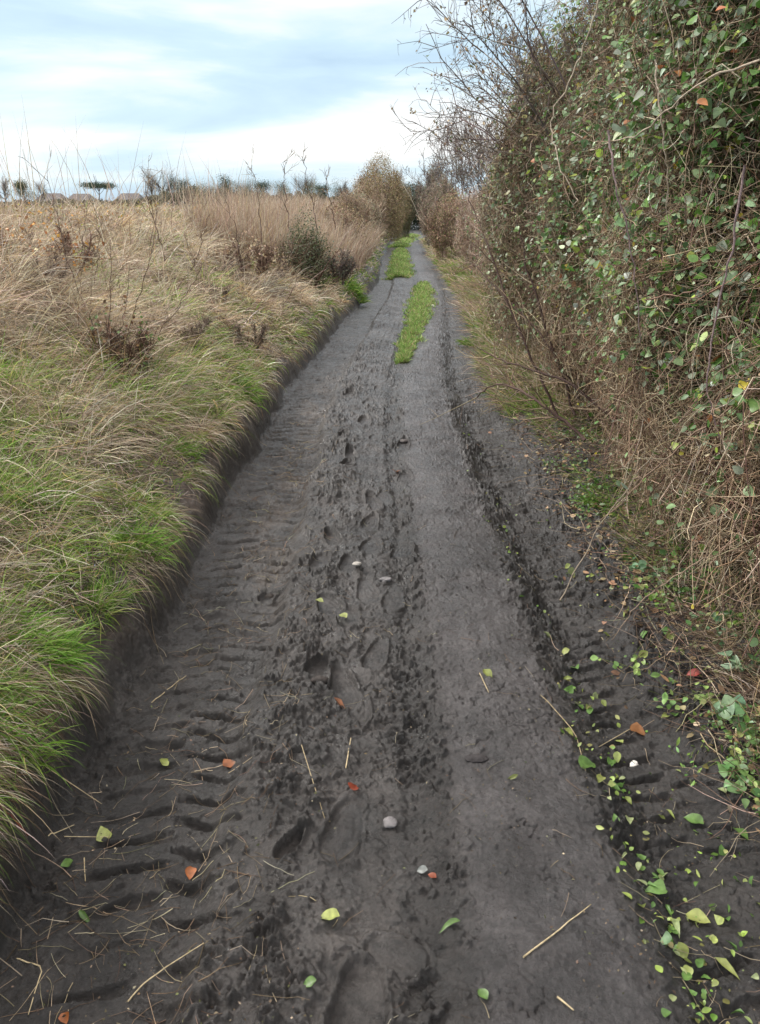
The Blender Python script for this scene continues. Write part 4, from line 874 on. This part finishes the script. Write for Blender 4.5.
# right side
PNK = [srgb(168, 144, 128), srgb(142, 118, 104), srgb(186, 166, 148), srgb(120, 100, 92)]
brush(453, .2, 25, .85, 1.9, 600, 'pinkish brown bush on the right just before the narrow gap', PNK, 'hedge_bush', 'bush', leaf=9000, lc=[srgb(176, 146, 122), srgb(150, 122, 104), srgb(140, 138, 96)], lsize=.05, rs=3, group=FB, mat=M_dead)
brush(440, .2, 33, .95, 2.5, 700, 'grey pink bush crowding the right of the narrow gap', PNK, 'hedge_bush', 'bush', leaf=9000, lc=[srgb(166, 146, 132), srgb(140, 126, 112), srgb(124, 126, 96)], lsize=.06, rs=3.5, group=FB, mat=M_dead)
brush(434, .2, 46, 1.15, 3.6, 700, 'pale twiggy bush behind the grey pink one', PNK, 'hedge_bush', 'bush', leaf=6000, lc=[srgb(130, 124, 104), srgb(104, 112, 78)], lsize=.07, rs=4.5, group=FB)
for (u, Y, top, lab) in [(444, 30, 128, 'tall bare tree with upright grey twigs right of the gap'), (428, 38, 160, 'smaller bare tree just right of the gap'), (460, 22, 140, 'bare tree behind the pinkish brown bush'), (474, 17, 130, 'bare sapling tree nearest the hedge end')]:
    b = at(u, 235, Y); b[0] += .9; b[2] = .5
    bare_branchy('bare_tree', lab, 'tree', b, [at(u + du, top + dv, Y + R.normal() * .5) for du, dv in ((0, 0), (-12, 18), (12, 12), (-6, 8), (16, 30), (7, 4))], 46, 240, 520, 1., .5, .3, .014, .1, 'bare trees at the end of the right hedge', GRAYT, Y / 9)

# ------------------------------------------------------------------ distance
def far_tree(kind, u, vtop, Y, wpx, label, group='distant trees beyond the field'):
    x = at(u, 200, Y)[0]; zb = float(Hc(np.array([x]), np.array([Y]))[0]); top = at(u, vtop, Y)[2]; w = wpx / FPX * Y / 2; h = top - zb
    w *= 1.0 if kind == 'umbrella' else U(1.0, 1.5); t = thing('pine_tree' if kind == 'pine' or kind == 'umbrella' else 'bare_tree' if kind == 'bare' else 'broadleaf_tree', (x, Y, zb), label, 'tree', group)
    g = Geo(); K = 8; pth = np.stack([x + np.cumsum(R.normal(size=K) * .02 * h), Y + np.zeros(K), np.linspace(zb - .2, zb + h * (.92 if kind != 'bare' else .75), K)], 1)
    cap_tube(g, pth, np.linspace(.035, .008, K) * h, srgb(84, 74, 66), 7)
    nl = 14 if kind != 'umbrella' else 12
    lo = .35 if kind != 'umbrella' else .55
    lm = spawn(pth[None], nl, U(.6, 1., nl) * w * 1.1, 5, .9, .12, .12 if kind != 'umbrella' else .05, lo, .95); tubes(g, lm, rads(nl, 5, .012 * h * np.ones(nl), .004 * h), pal([srgb(84, 74, 66)], [1], nl, .1), 4)
    g.build('trunk', M_bark, t)
    g = Geo()
    if kind == 'bare':
        a = spawn(lm, 160, U(.4, 1, 160) * w * .8, 5, .7, .15, .1); tubes(g, a, rads(160, 5, .0035 * h * np.ones(160), .002 * h), pal(GRAYT, TP_, 160, .2), 3)
        b = spawn(a, 900, U(.3, 1, 900) * w * .4, 4, .8, .2, .06); tubes(g, b, rads(900, 4, .0022 * h * np.ones(900), .001 * h), pal(GRAYT, TP_, 900, .2), 3); g.build('crown', M_bark, t)
    else:
        nc = 26; cc = lm[R.integers(0, nl, nc), R.integers(2, 5, nc)].copy()
        if kind == 'umbrella': cc = np.stack([x + U(-.85, .85, nc) * w, Y + U(-.8, .8, nc) * w, np.full(nc, zb + h * .90) + R.normal(size=nc) * h * .03], 1)
        nlv = 5200; i = R.integers(0, nc, nlv); P = cc[i] + R.normal(size=(nlv, 3)) * w * np.array([.24, .24, .09 if kind == 'umbrella' else .17])
        lc = [srgb(56, 72, 58), srgb(44, 60, 50), srgb(70, 84, 64)] if kind != 'leafy' else [srgb(86, 92, 66), srgb(98, 92, 66), srgb(74, 84, 58)]
        scatter(g, LEAF_FLECK, P, R.normal(size=(nlv, 3)), U(.02, .04, nlv) * h, pal(lc, [1 / 3] * 3, nlv, .25)); g.build('crown', M_leaf, t)
for k_ in [('umbrella', 99, 183, 230, 26, 'flat topped dark pine standing above the distant roofs'),
           ('bare', 164, 178, 210, 28, 'tall bare distant tree left of the round pines'),
           ('bare', 154, 180, 200, 20, 'small bare distant tree just right of the roofs'),
           ('pine', 181, 187, 205, 17, 'round dark distant pine beside the tall bare tree'),
           ('leafy', 192, 191, 220, 16, 'low bushy distant tree between the first two round pines'),
           ('pine', 229, 186, 200, 24, 'dark rounded distant pine in the middle of the skyline'),
           ('bare', 214, 188, 215, 18, 'bare distant tree left of the middle pine'),
           ('pine', 263, 187, 210, 14, 'dark distant pine left of the ivy bush'),
           ('bare', 246, 189, 220, 18, 'bare distant tree between two dark pines'),
           ('bare', 301, 183, 190, 24, 'bare distant tree above the ivy bush'),
           ('pine', 324, 189, 180, 10, 'narrow dark distant pine right of the ivy bush'),
           ('leafy', 284, 192, 210, 24, 'low bushy distant tree just left of the ivy bush'),
           ('bare', 4, 184, 200, 18, 'bare distant tree at the left edge of the picture'),
           ('leafy', 24, 187, 120, 16, 'rusty round distant tree in front of the leftmost roof'),
           ('bare', 44, 187, 210, 16, 'bare distant tree over the leftmost roof'),
           ('leafy', 312, 193, 170, 22, 'low bushy distant tree by the narrow pine'),
           ('leafy', 245, 195, 190, 26, 'low bushy distant tree left of the ivy bush'),
           ('leafy', 205, 195, 190, 24, 'low bushy distant tree left of the middle pine'),
           ('leafy', 340, 193, 160, 20, 'low bushy distant tree near the tall dry grass'),
           ('bare', 343, 184, 150, 14, 'bare distant tree near the olive bush')]: far_tree(*k_)
hr = Geo(); n = 75000; Y = 175 + U(-3, 3, n); X = U(-92, 4, n); top = 1.9 + 1.9 * (vn(X * .12, X * 0, 301) * .5 + .5) + 1.1 * vn(X * .5, X * 0, 303) * .5
top = top * (1 - .55 * ss(-50, -56, X)); zz = Hc(X, Y) + U(0, 1, n) ** .7 * np.maximum(.5, top * (1 + .2 * vn(X * 2, X * 0, 305)))
scatter(hr, LEAF_FLECK, np.stack([X, Y, zz], 1), R.normal(size=(n, 3)), U(.15, .4, n), pal([srgb(120, 112, 98), srgb(96, 98, 82), srgb(134, 120, 104), srgb(84, 88, 76)], [.3, .3, .2, .2], n, .2) * (1 + .2 * vn(X * .3, X * 0, 307))[:, None])
prop(hr.build('far_off_undergrowth', M_dead), 'continuous low hedge and scrub along the far side of the field', 'hedge', kind='stuff')
def house(u0, u1, vtop, Y, label, chim=True):
    x0, x1 = at(u0, 200, Y)[0], at(u1, 200, Y)[0]; x = (x0 + x1) / 2; w = x1 - x0; dp = 7.; zb = float(Hc(np.array([x]), np.array([Y]))[0]); top = at(u0, vtop, Y)[2]; ev = zb + (top - zb) * .52
    t = thing('bungalow', (x, Y, zb), label, 'house', 'distant bungalows')
    def box(g, a, b, c):
        a = np.array(a); b = np.array(b); V = np.array([[(a, b)[i][0], (a, b)[j][1], (a, b)[k][2]] for i in (0, 1) for j in (0, 1) for k in (0, 1)]); g.add(V, [[0, 1, 3, 2], [4, 6, 7, 5], [0, 4, 5, 1], [2, 3, 7, 6], [0, 2, 6, 4], [1, 5, 7, 3]], c)
    g = Geo(); box(g, (x0 + .3, Y, zb - .5), (x1 - .3, Y + dp, ev), srgb(205, 198, 186)); g.build('wall', M_plaster, t, False)
    g = Geo(); hip = w * .18; V = np.array([[x0, Y - .4, ev], [x1, Y - .4, ev], [x1, Y + dp + .4, ev], [x0, Y + dp + .4, ev], [x0 + hip, Y + dp / 2, top], [x1 - hip, Y + dp / 2, top],
        [x0, Y - .4, ev - .15], [x1, Y - .4, ev - .15], [x1, Y + dp + .4, ev - .15], [x0, Y + dp + .4, ev - .15]])
    g.add(V, [[0, 1, 5, 4], [2, 3, 4, 5], [6, 7, 1, 0], [7, 8, 2, 1], [8, 9, 3, 2], [9, 6, 0, 3], [9, 8, 7, 6]], srgb(104, 98, 98)); g.add(V[[1, 2, 5, 3, 0, 4]], [[0, 1, 2], [3, 4, 5]], srgb(104, 98, 98)); rf = g.build('roof', M_tile, t, False)
    if chim:
        g = Geo(); box(g, (x + w * .2, Y + dp / 2 - .35, top - .5), (x + w * .2 + .7, Y + dp / 2 + .35, top + .7), srgb(140, 96, 78)); c = g.build('chimney', M_tile, t, False)
        c.parent = rf; 
    for k in (-1, 1):
        g = Geo(); box(g, (x + k * w * .25 - .8, Y - .04, zb + .9), (x + k * w * .25 + .8, Y - .003, min(ev - .3, zb + 2.1)), srgb(50, 56, 62)); g.build('window', M_plaster, t, False)
house(65, 91, 193.5, 250, 'grey roofed bungalow left of the flat topped pine', False)
house(114, 141, 193, 255, 'grey roofed bungalow right of the flat topped pine', False)
house(34, 62, 193, 240, 'grey roofed bungalow behind the rusty tree at the far left', False)

# ------------------------------------------------------------------ leafy weeds on the right verge
for (u, v, n, S, c, lab, tpl) in [
    (742, 728, 14, .050, [srgb(126, 156, 118), srgb(100, 140, 84)], 'ivy with large grey green leaves at the right edge of the verge', LEAF_IVY),
    (745, 668, 12, .040, [srgb(140, 165, 130), srgb(110, 145, 96)], 'ivy sprig above the large leaved one', LEAF_IVY),
    (690, 590, 26, .030, [srgb(92, 136, 60), srgb(74, 116, 52)], 'nettle like weed with small bright leaves under the hedge', LEAF_OVAL),
    (648, 575, 16, .034, [srgb(110, 146, 104), srgb(90, 128, 84)], 'weed with round grey green leaves beside the long pale leaf', LEAF_OVAL),
    (712, 640, 22, .028, [srgb(120, 150, 110), srgb(86, 128, 72)], 'low cluster of blue green leaves in the middle of the verge', LEAF_OVAL),
    (735, 620, 22, .030, [srgb(150, 178, 86), srgb(120, 156, 64)], 'yellow green leafy weed near the right edge', LEAF_OVAL),
    (668, 612, 20, .026, [srgb(110, 152, 62), srgb(134, 166, 84)], 'small bright weed between the grey green clusters', LEAF_OVAL),
    (745, 790, 14, .034, [srgb(110, 150, 92), srgb(130, 160, 96)], 'ivy sprig creeping onto the mud at the right edge', LEAF_IVY),
    (672, 700, 12, .028, [srgb(130, 165, 96), srgb(150, 175, 100)], 'sprig of small leaves on the mud beside the red leaf', LEAF_OVAL),
    (628, 660, 10, .024, [srgb(150, 178, 100), srgb(120, 150, 80)], 'small pale sprig at the edge of the right rut', LEAF_OVAL),
    (690, 760, 12, .026, [srgb(140, 172, 84), srgb(100, 140, 70)], 'torn green sprig lying below the verge plants', LEAF_LONG),
    (600, 490, 14, .030, [srgb(84, 128, 58), srgb(110, 146, 76)], 'green weed at the foot of the brown bramble tangle', LEAF_OVAL)]:
    x, y, z = ground_pt(u, v); t = thing('leafy_weed', (x, y, z), lab, 'weed', 'leafy weeds on the right verge'); n2 = n // 2 + 2
    g = Geo(); a = U(0, 2 * PI, n2); P = np.tile([x, y, z - .01], (n2, 1)); D = np.stack([np.cos(a) * .8, np.sin(a) * .8, np.ones(n2) * .6], 1)
    l = walk(P, D, U(.05, .14, n2), 5, .12, -.05); tubes(g, l, rads(n2, 5, .0014 * np.ones(n2), .0008), pal([srgb(110, 120, 70)], [1], n2), 4); g.build('stalk_canopy', M_bark, t)
    m = n * 2; i = R.integers(0, n2, m); P = l[i, R.integers(2, 5, m)] + R.normal(size=(m, 3)) * .012; g = Geo()
    scatter(g, tpl, P, R.normal(size=(m, 3)) * .4 + np.array([-.1, -.3, 1.]), U(.6, 1.2, m) * S, pal(c, [.5, .5], m, .15)); g.build('foliage', M_leaf, t)
dg = Geo(); n = 5200; X, Y, d = pick(n, 1.7, 8, -.12, 1.0, 1.4, 'R'); keep_ = U(0, 1, n) < ss(-.15, .15, d); X, Y = X[keep_], Y[keep_]; n = len(X)
P = np.stack([X, Y, Hc(X, Y) + U(.004, .05, n)], 1); D = R.normal(size=(n, 3)) * np.array([1, 1, .25]); pth = walk(P, D, U(.05, .34, n), 6, .2, -.02)
pth[..., 2] = np.maximum(pth[..., 2], Hc(pth[..., 0], pth[..., 1]) + .006 + U(0, .04, (n, 1)))
tubes(dg, pth, rads(n, 6, U(.0008, .0024, n) * np.maximum(1, Y / 4), .0006), pal([srgb(150, 130, 110), srgb(112, 92, 78), srgb(182, 166, 142), srgb(84, 68, 60)], [.3, .3, .15, .25], n, .25), 3)
prop(dg.build('twig_litter', M_bark), 'dead twigs and trailing stems littering the foot of the right hedge', 'twigs', kind='stuff')
gc = Geo(); n = 8500; X, Y, d = pick(n, 1.7, 5.5, -.02, .75, 1.4, 'R'); k = fbm(X, Y, 3, 3, 261) > -.08; X, Y = X[k], Y[k]; n = len(X)
scatter(gc, LEAF_OVAL, np.stack([X, Y, Hc(X, Y) + U(.01, .07, n)], 1), R.normal(size=(n, 3)) * .7 + np.array([-.2, -.3, 1.]), np.clip(np.exp(R.normal(size=n) * .45) * .015, .005, .036), pal([srgb(108, 140, 76), srgb(86, 118, 60), srgb(156, 166, 100), srgb(128, 146, 112), srgb(150, 128, 92)], [.28, .24, .18, .15, .15], n, .3))
prop(gc.build('verge_ground_cover', M_leaf), 'small leafy ground cover between the right rut and the hedge', 'ground cover', kind='stuff')

# ------------------------------------------------------------------ light, sky
w = bpy.data.worlds.new('World'); sc.world = w; w.use_nodes = True; nt = w.node_tree; N = nt.nodes.new; L = nt.links.new
bg = nt.nodes['Background']; sky = N('ShaderNodeTexSky'); sky.sky_type = 'NISHITA'; sky.sun_disc = False
SUN_EL, SUN_AZ = math.radians(38), math.radians(300)
sky.sun_elevation = SUN_EL; sky.sun_rotation = SUN_AZ; sky.air_density = 1.; sky.dust_density = 1.5
tc = N('ShaderNodeTexCoord'); mp = N('ShaderNodeMapping'); mp.inputs['Scale'].default_value = (1.1, 1.1, 7.5); mp.inputs['Rotation'].default_value = (.05, .03, .3); L(tc.outputs['Generated'], mp.inputs[0])
n1 = N('ShaderNodeTexNoise'); n1.inputs['Scale'].default_value = 1.7; n1.inputs['Detail'].default_value = 7; n1.inputs['Roughness'].default_value = .52; n1.inputs['Distortion'].default_value = .35; L(mp.outputs[0], n1.inputs['Vector'])
cr = N('ShaderNodeValToRGB'); e = cr.color_ramp.elements; e[0].position = .34; e[0].color = (5.6, 7.6, 9.6, 1); e[1].position = .64; e[1].color = (11.8, 12.0, 12.0, 1)
k = e.new(.49); k.color = (7.2, 9.4, 10.9, 1); L(n1.outputs['Fac'], cr.inputs[0])
# cloud deck is brighter overhead, as under any overcast
sx = N('ShaderNodeSeparateXYZ'); L(tc.outputs['Generated'], sx.inputs[0]); mr = N('ShaderNodeMapRange'); mr.inputs['From Min'].default_value = .25; mr.inputs['From Max'].default_value = 1.; mr.inputs['To Min'].default_value = .86; mr.inputs['To Max'].default_value = 2.5; L(sx.outputs['Z'], mr.inputs['Value'])
wm = N('ShaderNodeMapRange'); wm.inputs['From Min'].default_value = .35; wm.inputs['From Max'].default_value = .8; L(sx.outputs['Z'], wm.inputs['Value'])
mw = N('ShaderNodeMix'); mw.data_type = 'RGBA'; mw.inputs[7].default_value = (10.6, 10.1, 9.7, 1); L(wm.outputs[0], mw.inputs[0]); L(cr.outputs[0], mw.inputs[6])
sm = N('ShaderNodeVectorMath'); sm.operation = 'SCALE'; L(mw.outputs[2], sm.inputs[0]); L(mr.outputs[0], sm.inputs['Scale'])
mix = N('ShaderNodeMix'); mix.data_type = 'RGBA'; mix.inputs[0].default_value = .88; L(sky.outputs[0], mix.inputs[6]); L(sm.outputs[0], mix.inputs[7])
L(mix.outputs[2], bg.inputs['Color']); bg.inputs['Strength'].default_value = .085
sl = bpy.data.lights.new('sun', 'SUN'); sl.energy = 2.3; sl.angle = math.radians(12); sl.color = (1, .96, .9); so = bpy.data.objects.new('sun', sl); col.objects.link(so)
dv = Vector((math.sin(SUN_AZ) * math.cos(SUN_EL), math.cos(SUN_AZ) * math.cos(SUN_EL), math.sin(SUN_EL))); so.rotation_euler = dv.to_track_quat('Z', 'Y').to_euler(); so.location = (0, 0, 20)

cam = bpy.data.cameras.new('camera'); co = bpy.data.objects.new('camera', cam); col.objects.link(co); co.location = (0, 0, CAMH); co.rotation_euler = (PI / 2 - PITCH, 0, 0)
cam.sensor_fit = 'VERTICAL'; cam.sensor_height = 24; cam.lens = 24 * FPX / 1024; cam.clip_start = .05; cam.clip_end = 3000; sc.camera = co
sc.view_settings.view_transform = 'Standard'; sc.view_settings.look = 'None'; sc.view_settings.gamma = 1; sc.view_settings.use_curve_mapping = False; sc.view_settings.exposure = .48
sc.cycles.max_bounces = 6; sc.cycles.diffuse_bounces = 3; sc.cycles.transmission_bounces = 3; sc.cycles.glossy_bounces = 2
